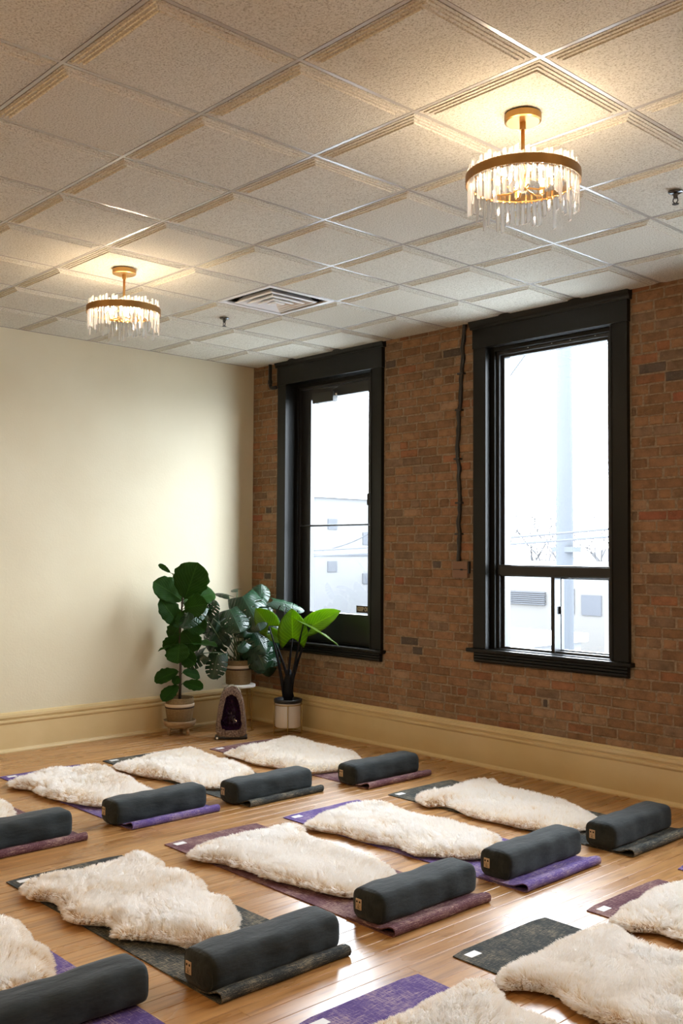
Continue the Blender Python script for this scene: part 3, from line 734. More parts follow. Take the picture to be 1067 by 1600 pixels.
def sheepskin(poly, label, seed, nh):
    P = catmull(poly, 5)
    c = P.mean(0)
    # outline is that of the fleece: pull the pelt in by a little
    d0 = P-np.roll(P, 1, 0); nrm = np.stack([-(np.roll(P, -1, 0)-np.roll(P, 1, 0))[:, 1], (np.roll(P, -1, 0)-np.roll(P, 1, 0))[:, 0]], 1); nrm /= np.maximum(np.linalg.norm(nrm, axis=1, keepdims=True), 1e-9)
    area_ = .5*np.sum(P[:, 0]*np.roll(P[:, 1], -1)-np.roll(P[:, 0], -1)*P[:, 1]); nrm *= (1 if area_ > 0 else -1)
    pel = P+nrm*.034
    r = empty('sheepskin', (float(c[0]), float(c[1]), .0062)); tag(r, label, 'sheepskin', 'cream sheepskins laid over the mats')
    Q = pel-c
    x0, y0 = Q.min(0)-.01; x1, y1 = Q.max(0)+.01; st = .022
    gx, gy = np.meshgrid(np.arange(x0, x1, st), np.arange(y0, y1, st)); ins = inside(gx, gy, Q); ed, _, _ = edist(gx, gy, Q)
    keep = ins & (ed > .010)
    # pelt: delaunay of inner points and outline
    from mathutils.geometry import delaunay_2d_cdt
    nb = len(Q); pts = [Vector(q) for q in Q.tolist()]+[Vector((a, b)) for a, b in zip(gx[keep].tolist(), gy[keep].tolist())]
    vo, eo, fo, *_ = delaunay_2d_cdt(pts, [(i, (i+1) % nb) for i in range(nb)], [], 1, 1e-5)
    vx = np.array([p.x for p in vo]); vy = np.array([p.y for p in vo]); dd, _, _ = edist(vx, vy, Q); hh = height(vx, vy, dd, seed)-.006*(dd < .003)
    nv = len(vo); top = list(zip(vx.tolist(), vy.tolist(), hh.tolist())); bot = [(a, b, .0004) for a, b, _ in top]
    F = [tuple(f) for f in fo]; F2 = [tuple(i+nv for i in f[::-1]) for f in fo]
    from collections import Counter
    ec = Counter(); dirs = {}
    for f in F:
        for i in range(len(f)): a, b = f[i], f[(i+1) % len(f)]; ec[frozenset((a, b))] += 1; dirs[frozenset((a, b))] = (a, b)
    sides = [(dirs[k][1], dirs[k][0], dirs[k][0]+nv, dirs[k][1]+nv) for k, cnt in ec.items() if cnt == 1]
    link('pelt', MB().add(top+bot, F+F2+sides), m_pelt, r, smooth=True, fix=False)
    # fleece: tapered wool locks
    rg = np.random.default_rng(seed); X = []; need = nh
    A = (x1-x0)*(y1-y0); hx = rg.uniform(x0, x1, nh*3); hy = rg.uniform(y0, y1, nh*3); k = inside(hx, hy, Q); hx, hy = hx[k][:nh], hy[k][:nh]
    # extra hairs around the rim
    ne = int(nh*.22); ii = rg.integers(0, nb, ne); tt = rg.random(ne)[:, None]; E = Q[ii]*(1-tt)+Q[(ii+1) % nb]*tt; nn = (np.roll(nrm, 0, 0)[ii]); E = E+nn*rg.uniform(0, .012, (ne, 1))
    hx = np.concatenate([hx, E[:, 0]]); hy = np.concatenate([hy, E[:, 1]]); n = len(hx)
    d, ox, oy = edist(hx, hy, Q); hz = height(hx, hy, d, seed)-.004
    edge = np.exp(-d/.022)
    # flow field
    ang = 2*PI*vnoise(hx, hy, 3.0, seed*7+3)*1.3+seed; fx, fy = np.cos(ang), np.sin(ang)
    dx = fx*.55*(1-edge)+ox*1.25*edge+rg.normal(0, .22, n); dy = fy*.55*(1-edge)+oy*1.25*edge+rg.normal(0, .22, n); dz = 1.0*(1-edge)+.42*edge+rg.normal(0, .08, n)
    ln_ = np.sqrt(dx**2+dy**2+dz**2); dx, dy, dz = dx/ln_, dy/ln_, dz/ln_
    length = (.036+.016*vnoise(hx, hy, 9, seed+50))*rg.uniform(.75, 1.15, n)
    # locks: tips gather to the nearest lock centre
    nc = max(60, n//34); ci = rg.choice(n, nc, replace=False); tipx, tipy = hx+dx*length, hy+dy*length
    cell = .03; lk = np.zeros(n, int)
    for s in range(0, n, 2000):
        dd2 = (hx[s:s+2000, None]-hx[ci][None])**2+(hy[s:s+2000, None]-hy[ci][None])**2; lk[s:s+2000] = dd2.argmin(1)
    cx, cy = tipx[ci][lk], tipy[ci][lk]; ctz = (hz+dz*length)[ci][lk]
    npt = 5; tpar = np.linspace(0, 1, npt); pos = np.zeros((n, npt, 3), np.float32); cl = .62*rg.uniform(.5, 1, n)
    wig = rg.normal(0, 1, (n, 2)); ph = rg.uniform(0, 6.28, n)
    for q, t in enumerate(tpar):
        w_ = cl*t**1.3
        px = hx+dx*length*t; py = hy+dy*length*t; pz = hz+dz*length*(t-.30*t*t*(.4+edge)) 
        px = px*(1-w_)+(hx*(1-t)+cx*t)*w_; py = py*(1-w_)+(hy*(1-t)+cy*t)*w_; pz = pz*(1-w_*.5)+(hz*(1-t)+ctz*t)*w_*.5
        px = px+.0016*np.sin(t*9+ph)*t; py = py+.0016*np.cos(t*8+ph)*t
        pos[:, q, 0] = px; pos[:, q, 1] = py; pos[:, q, 2] = np.maximum(pz, .0015)
    cu = bpy.data.hair_curves.new('fleece'); cu.add_curves([npt]*n); cu.position_data.foreach_set('vector', pos.ravel())
    ra = cu.attributes.get('radius') or cu.attributes.new('radius', 'FLOAT', 'POINT')
    rad = np.tile(np.array([.0010, .0010, .0009, .0007, .00025], np.float32), n); ra.data.foreach_set('value', rad)
    patch = np.clip((vnoise(hx, hy, 7, seed*3+5)-.62)*3, 0, 1)*.35
    ed_ = np.exp(-np.maximum(d-.004, 0)/.016)
    tone = tpar[None, :]*(.45+.35*ed_[:, None])+.52*(1-ed_[:, None])-patch[:, None]*(1-.6*tpar[None, :])+rg.normal(0, .04, (n, 1))
    cu.attributes.new('tone', 'FLOAT', 'POINT').data.foreach_set('value', np.clip(tone, 0, 1).astype(np.float32).ravel())
    cu.materials.append(m_wool); o = bpy.data.objects.new('fleece', cu); COL.objects.link(o); o.parent = r; tag(o, kind='stuff')
    return r
SK = {
 'A': [[3.119, -3.785], [3.049, -3.687], [3.065, -3.499], [3.065, -3.306], [3.04, -3.162], [3.076, -3.089], [3.255, -3.081], [3.353, -3.137], [3.457, -3.094], [3.668, -3.111], [3.79, -3.172], [3.892, -3.146], [4.08, -3.234], [4.24, -3.348], [4.281, -3.434], [4.257, -3.528], [4.222, -3.596], [4.101, -3.652], [3.987, -3.728], [3.935, -3.766], [3.816, -3.712], [3.754, -3.758], [3.649, -3.821], [3.488, -3.773], [3.366, -3.764], [3.286, -3.817]],
 'B': [[3.22, -2.914], [3.108, -2.734], [3.128, -2.495], [3.118, -2.258], [3.13, -2.125], [3.269, -2.148], [3.396, -2.234], [3.64, -2.229], [3.814, -2.254], [3.934, -2.233], [4.113, -2.309], [4.229, -2.394], [4.25, -2.508], [4.25, -2.676], [4.197, -2.747], [3.974, -2.799], [3.822, -2.831], [3.729, -2.836], [3.462, -2.866], [3.324, -2.926]],
 'C': [[3.212, -2.113], [3.101, -1.885], [3.08, -1.708], [3.07, -1.535], [3.168, -1.378], [3.465, -1.456], [3.687, -1.421], [3.925, -1.417], [4.096, -1.455], [4.278, -1.606], [4.302, -1.745], [4.238, -1.88], [4.099, -1.97], [4.006, -2.041], [3.838, -2.01], [3.624, -2.071], [3.464, -2.065], [3.345, -2.103]],
 'D': [[3.229, -1.189], [3.151, -1.025], [3.192, -0.849], [3.149, -0.568], [3.207, -0.388], [3.394, -0.488], [3.63, -0.489], [3.841, -0.505], [4.054, -0.575], [4.246, -0.692], [4.361, -0.832], [4.342, -0.973], [4.224, -1.123], [4.062, -1.205], [3.93, -1.212], [3.703, -1.234], [3.465, -1.164], [3.385, -1.253]],
 'E': [[1.274, -1.263], [1.202, -0.964], [1.177, -0.713], [1.07, -0.453], [1.246, -0.426], [1.644, -0.464], [1.867, -0.442], [2.031, -0.516], [2.271, -0.696], [2.317, -0.872], [2.286, -0.97], [2.187, -1.238], [1.936, -1.237], [1.709, -1.296], [1.435, -1.261]],
 'F': [[1.075, -2.11], [0.999, -1.859], [0.937, -1.569], [0.965, -1.349], [1.155, -1.36], [1.464, -1.403], [1.715, -1.389], [2.001, -1.507], [2.116, -1.614], [2.181, -1.822], [2.153, -1.934], [1.981, -2.046], [1.739, -2.038], [1.539, -2.117], [1.297, -2.146]],
 'G': [[1.078, -2.921], [0.985, -2.74], [0.966, -2.519], [0.961, -2.239], [1.092, -2.156], [1.356, -2.232], [1.567, -2.231], [1.757, -2.297], [1.976, -2.317], [2.099, -2.405], [2.141, -2.598], [2.087, -2.705], [2.021, -2.778], [1.775, -2.865], [1.563, -2.906], [1.348, -2.89], [1.228, -2.945]],
 'H': [[1.05, -3.75], [1.0, -3.55], [1.02, -3.30], [1.08, -3.13], [1.25, -3.12], [1.496, -3.153], [1.699, -3.162], [1.921, -3.244], [2.041, -3.358], [2.08, -3.52], [1.98, -3.70], [1.75, -3.78], [1.5, -3.76], [1.25, -3.80]],
 'I': [[3.02, -4.52], [2.98, -4.25], [3.10, -4.0], [3.25, -4.02], [3.403, -4.004], [3.514, -3.969], [3.645, -3.983], [3.746, -4.023], [3.861, -4.012], [4.001, -4.058], [4.16, -4.13], [4.23, -4.26], [4.2, -4.42], [4.08, -4.58], [3.8, -4.62], [3.5, -4.60], [3.25, -4.64]],
 'J': [[5.223, -2.903], [5.197, -2.744], [5.197, -2.551], [5.194, -2.328], [5.206, -2.179], [5.275, -2.146], [5.391, -2.201], [5.506, -2.229], [5.7, -2.20], [5.95, -2.25], [6.2, -2.3], [6.42, -2.42], [6.45, -2.60], [6.3, -2.78], [6.05, -2.88], [5.85, -2.93], [5.714, -2.927], [5.622, -2.919], [5.542, -2.908], [5.452, -2.873], [5.381, -2.898], [5.30, -2.965]],
 'K': [[5.211, -2.108], [5.161, -1.96], [5.138, -1.732], [5.131, -1.559], [5.168, -1.396], [5.3, -1.36], [5.6, -1.42], [5.9, -1.42], [6.2, -1.5], [6.35, -1.7], [6.25, -1.9], [6.0, -2.03], [5.75, -2.08], [5.527, -2.072], [5.405, -2.064], [5.32, -2.125]],
 'L': [[5.225, -3.70], [5.195, -3.497], [5.193, -3.39], [5.186, -3.263], [5.18, -3.126], [5.182, -3.021], [5.222, -2.957], [5.327, -3.005], [5.404, -3.06], [5.60, -3.05], [5.9, -3.1], [6.2, -3.15], [6.4, -3.3], [6.4, -3.5], [6.2, -3.68], [5.9, -3.76], [5.6, -3.75], [5.4, -3.8]],
}
SL = {'A': ('cream sheepskin on the charcoal mat of the middle row, tan rim facing the camera', 34000),
      'B': ('cream sheepskin on the maroon mat in the middle of the room', 30000),
      'C': ('cream sheepskin on the purple mat of the middle row', 24000),
      'D': ('cream sheepskin closest to the brick wall baseboard, on a charcoal mat', 22000),
      'E': ('cream sheepskin on the maroon mat in front of the geode', 18000),
      'F': ('cream sheepskin on the charcoal mat of the far row', 18000),
      'G': ('cream sheepskin on the purple mat near the cream wall', 18000),
      'H': ('cream sheepskin of which only the rounded end shows at the photo edge', 15000),
      'I': ('cream sheepskin in the bottom corner beside the cut-off bolster, tan patches', 32000),
      'J': ('large cream sheepskin in the near row, beside the charcoal-green bare mat corner', 44000),
      'K': ('cream sheepskin in the near row at the photo edge, on a maroon mat', 34000),
      'L': ('cream sheepskin at the very bottom of the photo, over a purple mat', 44000)}
for i, k in enumerate(SK): sheepskin(SK[k], SL[k][0], i+3, SL[k][1])

# ------------------------------------------------------------------ plants
CAMP = Vector((7.568, -5.895, 1.608))
def half_outline(kind, t):
    """half width (0..1) of a leaf at t from base to tip"""
    if kind == 'f': return max(0, math.sin(PI*min(1, t*1.0)**.9))**.55*(.55+.55*t) if t < 1 else 0
    if kind == 'm': return (max(0, 1-((t-.38)/.62)**2) if t > .38 else 1-.35*((.38-t)/.38)**2)**.7
    return ((1-((t-.30)/.70)**1.7) if t > .30 else 1-.30*((.30-t)/.30)**2)
def leaf(kind, P0, P1, width, m, parent, seed=0, tilt=0.0, droop=.12, cup=.18, back=.0):
    """leaf blade from the petiole joint P0 to the tip P1"""
    rr = random.Random(seed); P0, P1 = Vector(P0), Vector(P1); ax = P1-P0; ln = ax.length; ax.normalize()
    n = (CAMP-P0).normalized(); n = (n+Vector((0, 0, .35))).normalized(); n = (n-ax*n.dot(ax)).normalized(); s = ax.cross(n)
    n, s = n*math.cos(tilt)+s*math.sin(tilt), s*math.cos(tilt)-n*math.sin(tilt)
    nu, nv = (36, 6) if kind == 'm' else (18, 5)
    v = []; uv = []; f = []
    sinus = {'f': 0, 'm': .22, 'a': .34}[kind]
    slits = [.30, .44, .57, .70] if kind == 'm' and width > .12 else []
    for i in range(nu+1):
        t = i/nu
        hw = half_outline(kind, t)*width/2*{'f': 1.5, 'm': 1.25, 'a': 1.25}[kind]
        if kind == 'f': hw *= 1+.05*math.sin(t*31+seed)
        for j in range(-nv, nv+1):
            q = j/nv; w_ = hw*q
            # basal lobes reach back past the petiole joint
            al = t*ln-sinus*ln*(abs(q)**1.3)*(1-t)**2*1.0+ (0.10*ln*(1-abs(q)) if False else 0)
            al += .10*ln*abs(q)*(1-t)*t*(2 if kind != 'f' else .5)
            z_ = cup*abs(w_)*(1 if kind != 'm' else -.35)-droop*ln*t*t+ .012*ln*math.sin(t*24)*abs(q)*(1.2 if kind == 'f' else .6)
            if kind == 'm': z_ -= .35*hw*q*q
            p = P0+ax*al+s*w_+n*z_
            v.append(tuple(p)); uv.append((t, q))
    W = 2*nv+1
    for i in range(nu):
        t = (i+.5)/nu
        for j in range(2*nv):
            q = abs((j+.5)/nv-1)
            if slits and q > .42 and (i % 6 == 3) and 5 < i < nu-3: continue
            if slits and .12 < q < .30 and i in (13, 21): continue
            a = i*W+j; f.append((a, a+1, a+1+W, a+W))
    me = bpy.data.meshes.new('leaf'); me.from_pydata(v, [], f); me.update(); me.polygons.foreach_set('use_smooth', [True]*len(f))
    ul = me.uv_layers.new(name='UVMap'); 
    for li, lp in enumerate(me.loops): ul.data[li].uv = uv[lp.vertex_index]
    o = link('leaf', me, m, parent, fix=False); so = o.modifiers.new('s', 'SOLIDIFY'); so.thickness = .0012
    if kind == 'm' and slits:
        sb = o.modifiers.new('sub', 'SUBSURF'); sb.levels = 1; sb.render_levels = 1; o.modifiers.move(1, 0)
    return o
def curve_pts(a, b, sag, n=9):
    a, b = Vector(a), Vector(b); out = []
    for k in range(n):
        t = k/(n-1); p = a.lerp(b, t); p = p+Vector(sag)*math.sin(PI*t)*1.0; out.append(p)
    return out
FIG = [([.292, -.964, 1.177], [.41, -.929, 1.491], .256), ([.276, -.98, 1.165], [.202, -1.216, 1.335], .178), ([.307, -.947, 1.155], [.391, -.715, 1.241], .169),
 ([.255, -.989, .931], [.257, -1.177, 1.176], .15), ([.167, -1.037, 1.404], [.053, -1.09, 1.487], .039), ([.328, -.994, 1.101], [.574, -.953, 1.144], .165),
 ([.263, -.972, .78], [.16, -1.154, .75], .078), ([.277, -1.002, .794], [.356, -1.085, .64], .177), ([.263, -.973, .791], [.555, -.808, .813], .111),
 ([.238, -.986, .545], [.131, -1.17, .478], .123), ([.261, -.961, .534], [.288, -.783, .506], .101), ([.262, -.954, .445], [.443, -.877, .423], .095),
 ([.231, -.986, .422], [.236, -1.151, .317], .111), ([.237, -.984, .506], [.251, -1.039, .44], .061), ([.264, -.982, .959], [.094, -1.007, .798], .146),
 ([.279, -.966, .959], [.274, -.819, .867], .157), ([.266, -.985, 1.07], [.38, -.975, .965], .167)]
FIG += [([.27, -.97, .90], [.40, -.90, .74], .15), ([.26, -.98, .86], [.13, -1.05, .70], .14), ([.28, -.96, 1.02], [.42, -.84, .90], .15), ([.27, -.98, .70], [.40, -.93, .62], .12), ([.27, -.96, 1.12], [.20, -.80, 1.10], .15)]
MON = [([.564, -.542, 1.198], [.855, -.583, .963], .256), ([.565, -.681, 1.09], [.795, -.75, .951], .199), ([.514, -.301, 1.178], [.486, -.265, 1.309], .145),
 ([.553, -.331, 1.146], [.655, -.288, 1.023], .126), ([.416, -.915, 1.114], [.487, -1.126, .984], .165), ([.423, -.832, 1.061], [.479, -.778, 1.168], .134),
 ([.398, -.573, 1.198], [.236, -.603, 1.245], .063), ([.454, -.516, 1.256], [.327, -.506, 1.263], .046), ([.67, -.279, 1.16], [.864, -.069, 1.11], .126),
 ([.521, -.419, .805], [.683, -.378, .561], .239), ([.479, -.751, .688], [.526, -.837, .505], .161), ([.395, -.841, .704], [.275, -.965, .619], .145),
 ([.289, -.671, .872], [.208, -.674, .683], .183), ([.347, -.618, 1.032], [.383, -.718, .891], .091), ([.661, -.562, .795], [.694, -.67, .744], .083),
 ([.467, -.343, 1.016], [.605, -.26, .882], .196), ([.51, -.213, .85], [.567, -.203, .462], .197), ([.207, -.622, 1.025], [.108, -.719, .88], .173), ([.474, -.315, .681], [.631, -.145, .624], .15)]
MON += [([.40, -.62, .95], [.33, -.74, .80], .17), ([.50, -.50, 1.00], [.60, -.56, .86], .18), ([.55, -.40, .90], [.70, -.36, .72], .19), ([.36, -.60, .84], [.24, -.70, .66], .16), ([.60, -.30, 1.05], [.72, -.24, .92], .16), ([.52, -.36, .74], [.62, -.36, .52], .17)]
ALO = [([.81, -.441, .948], [.777, -.558, 1.101], .167), ([.948, -.287, .844], [.95, -.299, 1.1], .212), ([1.027, -.135, .947], [1.218, .02, 1.094], .168),
 ([1.053, -.254, .97], [1.376, -.10, .821], .099), ([.784, -.391, .878], [.851, -.315, .8], .09)]
def basket(name, cx, cy, z0, rt_, rb, hh, label, soil=.018):
    r = empty(name, (cx, cy, z0)); tag(r, label, 'basket')
    link('basket_wall', MB().lathe([(.001, 0), (rb, 0), (rb+.004, .006), (rt_-.002, hh*.55), (rt_, hh*.7), (rt_-.004, hh), (rt_-.014, hh), (rt_-.016, hh*.82), (.001, hh*.82)], 36), m_wick, r, smooth=True)
    k = hh*.66; R_ = rt_+.003
    link('white_band', MB().lathe([(R_-.004, k), (R_+.001, k+.004), (R_+.001, k+.022), (R_-.004, k+.026)], 36, cap=False), m_wickw, r, smooth=True)
    link('dark_band', MB().lathe([(R_-.005, k-.014), (R_-.001, k-.010), (R_-.001, k-.002), (R_-.005, k+.001)], 36, cap=False), m_wickd, r, smooth=True)
    link('soil', MB().lathe([(.001, hh*.82), (rt_-.017, hh*.82), (rt_-.03, hh*.86), (.001, hh*.88)], 20), m_soil, r, smooth=True)
    return r
# fiddle-leaf fig on a footed saucer
px, py = .245, -.975
sc_ = empty('footed_saucer', (px, py, 0)); tag(sc_, 'whitewashed wooden dish on three stubby legs under the fig basket', 'plant stand')
link('dish', MB().lathe([(.001, .062), (.09, .062), (.128, .078), (.142, .112), (.142, .126), (.134, .126), (.128, .112), (.118, .098), (.001, .095)], 40), m_wood, sc_, smooth=True)
for k in range(3):
    a = -.75+2*PI*k/3-PI/2+.52; cx, cy = .088*math.cos(a), .088*math.sin(a)
    link('leg', MB().tube([(cx, cy, .066), (cx*1.08, cy*1.08, 0)], [.017, .013], 10), m_wood, sc_, smooth=True)
basket('plant_basket', px, py, .097, .124, .098, .225, 'woven seagrass basket holding the fiddle-leaf fig, pale band round it')
fg = empty('fiddle_leaf_fig', (px, py, .30)); tag(fg, 'fiddle-leaf fig with broad green leaves against the cream wall', 'plant')
def rel(P, root): return Vector(P)-root.location
link('trunk', MB().tube([(0, 0, -.015), (.004, .0, .15), (.01, -.003, .35), (.006, -.01, .5), (.015, -.01, .7), (.03, 0, .88), (.0, -.02, 1.0), (-.07, -.05, 1.10)], [.013, .012, .011, .010, .009, .008, .005, .003], 8), m_bark, fg, smooth=True)
for i, (a, b, w) in enumerate(FIG):
    o = leaf('f', rel(a, fg), rel(b, fg), w, m_fig, fg, i, tilt=([0, .1, -.2, .2, 0, .3, 1.0, .3, -.9, .3, -.3, -.3, .3, 0, .2, .1, 0]+[.3, -.3, .2, .4, -.2])[i], droop=.12, cup=.22)
    a_ = rel(a, fg); st = Vector((.01, -.005, max(.02, a_.z-.03)))
    link('petiole', MB().tube([st, st.lerp(a_, .6), a_], .003, 6), m_stem, fg)
CAMP_ = CAMP.copy()
# monstera on a white-topped wire stand
sx, sy = .405, -.455
ws = empty('wire_plant_stand', (sx, sy, 0)); tag(ws, 'round white-topped side table with thin brass legs in the corner', 'plant stand')
link('table_top', MB().lathe([(.001, .384), (.146, .384), (.150, .388), (.150, .404), (.144, .408), (.001, .408)], 40), m_white, ws, smooth=False)
for k in range(4):
    a = .35+PI/2*k; link('leg', MB().tube([(.14*math.cos(a), .14*math.sin(a), .386), (.14*math.cos(a), .14*math.sin(a), .004)], .004, 6), m_gold, ws)
link('foot_ring', MB().tube([(.14*math.cos(t), .14*math.sin(t), .004) for t in np.linspace(0, 2*PI, 33)], .004, 6, cap=False), m_gold, ws)
basket('plant_basket', sx-.01, sy, .409, .116, .106, .215, 'woven seagrass basket holding the monstera on the white-topped stand')
mo = empty('monstera', (sx-.01, sy, .60)); tag(mo, 'monstera with glossy split leaves standing above the geode', 'plant')
TM = [0, 0, .1, -.2, .4, -.3, .5, .3, -.5, .2, .2, .3, .4, 0, 0, -.2, -.3, .4, -.3, .3, .2, -.3, .4, -.4, .1]
for i, (a, b, w) in enumerate(MON):
    a_ = rel(a, mo); leaf('m', a_, rel(b, mo), w, m_mon, mo, i+40, tilt=TM[i], droop=.20, cup=.25)
    rr = random.Random(i); st = Vector((rr.uniform(-.05, .05), rr.uniform(-.05, .05), .0))
    link('petiole', MB().tube(curve_pts(st, a_, (rr.uniform(-.02, .03), rr.uniform(-.02, .02), .04)), .0045, 6), m_stem, mo, smooth=True)
link('aerial_root', MB().tube([(-.04, -.05, .02), (-.03, -.12, .03), (-.03, -.15, -.08), (-.06, -.19, -.15)], .003, 6), m_bark, mo)
# alocasia in a white pot on brass wire stand
ax_, ay_ = .862, -.262
gs = empty('brass_planter_stand', (ax_, ay_, 0)); tag(gs, 'thin brass wire stand holding the white cylinder pot', 'plant stand')
for zz in (.262, .003): link('ring', MB().tube([(.122*math.cos(t), .122*math.sin(t), zz) for t in np.linspace(0, 2*PI, 33)], .0045 if zz > .1 else .003, 6, cap=False), m_gold, gs)
for k in range(4):
    a = -.95+PI/2*k+.25; link('leg', MB().tube([(.122*math.cos(a), .122*math.sin(a), .262), (.122*math.cos(a), .122*math.sin(a), .0)], .0042, 6), m_gold, gs)
link('cross_bar', MB().tube([(-.12, .03, .062), (.12, -.03, .062)], .003, 6).tube([(-.03, -.12, .062), (.03, .12, .062)], .003, 6), m_gold, gs)
wp = empty('white_planter', (ax_, ay_, .066)); tag(wp, 'white cylinder planter in the brass wire stand, under the elephant ear', 'planter')
link('planter_body', MB().lathe([(.001, 0), (.104, 0), (.110, .006), (.110, .212), (.104, .212), (.103, .02), (.001, .02)], 40), m_ceram, wp, smooth=False)
link('nursery_pot', MB().lathe([(.09, .10), (.102, .205), (.122, .214), (.126, .240), (.118, .244), (.108, .236), (.104, .21), (.001, .208)], 36, cap=False), m_blackpl, wp, smooth=True)
link('soil', MB().lathe([(.001, .215), (.103, .213), (.06, .222), (.001, .226)], 20), m_soil, wp)
al = empty('elephant_ear', (ax_, ay_, .28)); tag(al, 'elephant ear plant with bright backlit green leaves by the window', 'plant')
link('trunk', MB().tube([(0, 0, .0), (.004, 0, .1), (.008, 0, .2), (.010, 0, .28)], [.040, .044, .040, .020], 10), m_dstem, al, smooth=True)
TA = [-.15, 0, -.25, -1.15, .2]
for i, (a, b, w) in enumerate(ALO):
    a_ = rel(a, al); leaf('a', a_, rel(b, al), w, m_alo, al, i+80, tilt=TA[i], droop=.10, cup=.22)
    st = Vector((.005+(i-2)*.012, (i-2)*.012, .04)); md = Vector((st.x+(a_.x-st.x)*.35, st.y+(a_.y-st.y)*.35, st.z+(a_.z-st.z)*.55))
    pts = [st.lerp(md, t/4).lerp(md.lerp(a_, t/4), t/4) for t in range(5)]
    link('petiole', MB().tube(pts, [.018, .015, .011, .008, .004], 8), m_dstem, al, smooth=True)
# geode
ge = empty('amethyst_geode', (.700, -.755, 0), math.atan2(-5.14, 6.868)+PI/2); tag(ge, 'tall cathedral geode with dark amethyst hollow, standing on the floor before the stand', 'geode')
def gout(t, k=1.0):
    """outline half width at height t 0..1"""
    return (.153*(1-t)**.0*(1-.48*t)*(1 if t < .86 else math.sqrt(max(0, 1-((t-.86)/.14)**2*.78))))*k
gn, ga = 22, 40; v = []; f = []
def gring(s, y, zc=.205, jit=0, sd=0):
    out = []; rr = random.Random(sd)
    prof_ = []
    for k in range(ga):
        a = 2*PI*k/ga; 
        x_ = math.sin(a); z_ = -math.cos(a)
        zz = .225+math.copysign(abs(z_)**.7, z_)*.225; t = min(1, max(0, zz/.45)); x0 = gout(t)*math.copysign(abs(x_)**.42, x_)
        out.append(((x0*s)+rr.uniform(-jit, jit), y+rr.uniform(-jit, jit)*.6, .205+(zz-.205)*s+rr.uniform(-jit, jit)+(.0 if s == 1 else .008)))
    return out
rings = [gring(.82, .12), gring(1.0, .07, jit=.004, sd=1), gring(1.0, -.035, jit=.004, sd=2), gring(.97, -.055, jit=.004, sd=3), gring(.86, -.060, jit=.006, sd=4), gring(.74, -.058, jit=.007, sd=5), gring(.66, -.050, jit=.006, sd=6)]
for R_ in rings: v += [(p[0], p[1], max(p[2], 0)) for p in R_]
for i in range(len(rings)-1):
    for k in range(ga): a, b = i*ga+k, i*ga+(k+1) % ga; f.append((a, b, b+ga, a+ga))
f.append(tuple(range(ga)))
o = link('rind', MB().add(v[:3*ga], [q for q in f if max(q) < 3*ga]), m_geoback, ge, smooth=True)
link('rim', MB().add(v[2*ga:], [tuple(i-2*ga for i in q) for q in f if min(q) >= 2*ga]), m_geo, ge, smooth=False)
hv = rings[-1]; v = [(p[0], p[1], max(p[2], 0)) for p in hv]; f = []
for s, y in ((.9, -.01), (.7, .03), (.4, .05), (.05, .055)):
    v += [(p[0]*s, y, .205+(max(p[2], 0)-.205)*s) for p in hv]
for i in range(4):
    for k in range(ga): a, b = i*ga+k, i*ga+(k+1) % ga; f.append((a, b, b+ga, a+ga))
link('hollow', MB().add(v, f), m_amy, ge)
cz = MB(); rr = random.Random(3)
for q in range(520):
    t = rr.uniform(.06, .88); s = rr.uniform(-1, 1)*.66; e = abs(s)/.66
    xx = gout(t)*s*1.02; zz = .205+(t*.45-.205)*.68
    dy = -.045+.088*(1-e**2)*math.sin(PI*min(1, max(.05, t*1.05)))**.5
    h_ = rr.uniform(.006, .016); w_ = h_*.45; b = Vector((xx, dy, zz)); d = Vector((-xx*2+rr.uniform(-.4, .4), -1, (.2-zz)*2+rr.uniform(-.4, .4))).normalized(); u = d.orthogonal().normalized(); w2 = d.cross(u)
    vs = [b+u*w_*math.cos(2*PI*k/5)+w2*w_*math.sin(2*PI*k/5) for k in range(5)]+[b+d*h_]
    cz.add(vs, [(k, (k+1) % 5, 5) for k in range(5)])
tag(link('crystal_lining', cz, m_amy, ge), kind='stuff')
gb = link('polished_base', MB().box(-.138, .138, -.058, .05, 0, .030), m_blackpl, ge, bevel=.01)
link('price_sticker', MB().box(-.127, -.110, -.0594, -.0578, .006, .023), m_white, ge)

# ------------------------------------------------------------------ outside
m_snow = mat('snow', (.34, .36, .38), .9); m_pale = mat('pale_brick_facade', (.052, .049, .046), .9); m_pale2 = mat('pale_render', (.050, .050, .052), .9)
m_grey = mat('grey_metal_outside', (.038, .040, .045), .9, spec=.1); m_treeo = mat('bare_bark', (.038, .037, .038), .9, spec=.1); m_hill = mat('hazy_hill', (.048, .050, .053), 1, spec=.1)
gr = link('ground', MB().box(-220, 80, .25, 260, -4.8, -4.6), m_snow); tag(gr, kind='structure')
def house(name, x0, x1, y0, y1, z1, m, label, wins, snow=True):
    r = empty(name, (x0, y0, -4.6)); tag(r, label, 'building')
    w, d, h_ = x1-x0, y1-y0, z1+4.6
    link('walls', MB().box(0, w, 0, d, 0, h_), m, r)
    link('roof', MB().box(-.15, w+.15, -.15, d+.15, h_, h_+.25), m_snow if snow else m_grey, r)
    for (face, a, b, z0, z_) in wins:
        mb = MB().box(a, b, -.04, .02, z0+4.6, z_+4.6) if face == 'y' else MB().box(w-.02, w+.04, a, b, z0+4.6, z_+4.6)
        link('window', mb, m_grey, r)
    return r
house('annex_building', -33, -27, 24, 31, 4.1, m_pale2, 'pale annex building with small dark windows outside the narrower window', [('x', 1.5, 2.1, 2.6, 3.1), ('x', 3.8, 4.4, 1.9, 2.5), ('x', 1.5, 2.1, .6, 1.1), ('x', 3.8, 4.4, 0, .5), ('x', 0, 7.8, 1.35, 1.42)])
house('brick_building', -46, -35, 12, 30, 14, m_pale, 'tall pale brick building filling the narrower window view', [])
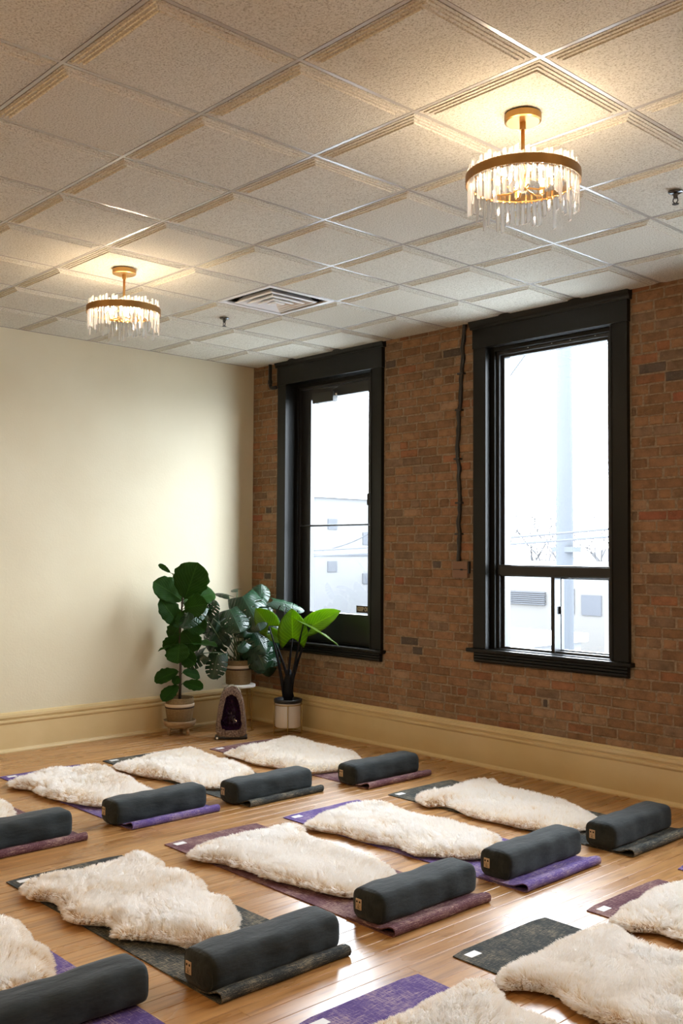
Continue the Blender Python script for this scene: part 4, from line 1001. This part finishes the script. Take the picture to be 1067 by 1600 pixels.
lb = house('warehouse_building', -22, -11.2, 24, 34, .9, m_pale, 'low warehouse with louvred vents beyond the wider window', [('y', 9.2, 9.6, -.6, .3), ('y', 9.9, 10.7, -.6, .1)])
for k in range(7): link('louvre_slat', MB().box(6.2, 8.4, -.10, .0, 4.28+k*.07, 4.32+k*.07), m_grey, lb)
house('flat_roof_building', -15, -9.5, 12, 20, -1.1, m_pale2, 'snow covered flat roof just below the wider window', [])
pole = empty('utility_pole', (-3.26, 10.0, -4.6)); tag(pole, 'tall utility pole outside the wider window', 'pole')
m_pole = mat('weathered_pole', (.038, .041, .046), .9, spec=.1)
link('shaft', MB().tube([(0, 0, 0), (0, 0, 15)], [.19, .13], 12), m_pole, pole, smooth=True)
link('crossarm', MB().box(-1.2, 1.2, -.05, .05, 12.2, 12.35), m_pole, pole)
link('bracket', MB().box(-.2, .3, -.14, .1, 6.2, 6.3), m_pole, pole)
for q, (a, b, sg_) in enumerate((((-26, 12, 1.5), (12, 6, 2.9), .5), ((-26, 12, 1.3), (12, 6, 2.75), .45), ((-3.5, 10.25, 6.4), (-24, 22.5, 1.6), 1.2))):
    p = [Vector(a).lerp(Vector(b), t/24)+Vector((0, 0, -sg_*math.sin(PI*t/24))) for t in range(25)]
    o = link('power_line', MB().tube(p, .022, 5), m_grey); tag(o, ['upper power line crossing the wider window view', 'lower power line just under the upper one', 'thin service wire curving down from the utility pole'][q], 'wire')
def tree(x, y, hgt, seed, label):
    rr = random.Random(seed); mb = MB()
    def br(p, d, l, r, k):
        q = p+d*l; mb.tube([p, p.lerp(q, .5)+Vector((rr.uniform(-.05, .05)*l, 0, 0)), q], [r, r*.8, r*.6], 5)
        if k == 0: return
        for _ in range(3 if k > 1 else 4):
            dd = (d+Vector((rr.uniform(-.8, .8), rr.uniform(-.8, .8), rr.uniform(-.1, .6)))).normalized(); br(q, dd, l*rr.uniform(.6, .8), r*.55, k-1)
    br(Vector((0, 0, 0)), Vector((rr.uniform(-.1, .1), 0, 1)).normalized(), hgt*.35, hgt*.02, 4)
    o = link('bare_tree', mb, m_treeo); o.location = (x, y, -4.6); tag(o, label, 'tree', 'bare winter trees outside')
tree(-25.5, 40, 8.5, 1, 'bare winter tree beyond the power lines, first from the window frame side')
tree(-19.0, 38.5, 8.8, 4, 'bare winter tree beyond the power lines, beside the utility pole')
tree(-33, 52, 9.5, 9, 'distant bare winter tree behind the warehouse')
hl = MB(); nn = 40; v = []; f = []
for i in range(nn+1):
    x = -200+i*7; hh = 5+4*math.sin(i*.35)+2.5*math.sin(i*.9+1)
    v += [(x, 150, -4.6), (x, 175, hh), (x, 200, -4.6)]
for i in range(nn):
    a = i*3; f += [(a, a+3, a+4, a+1), (a+1, a+4, a+5, a+2)]
o = link('hill', hl.add(v, f), m_hill); tag(o, kind='structure')
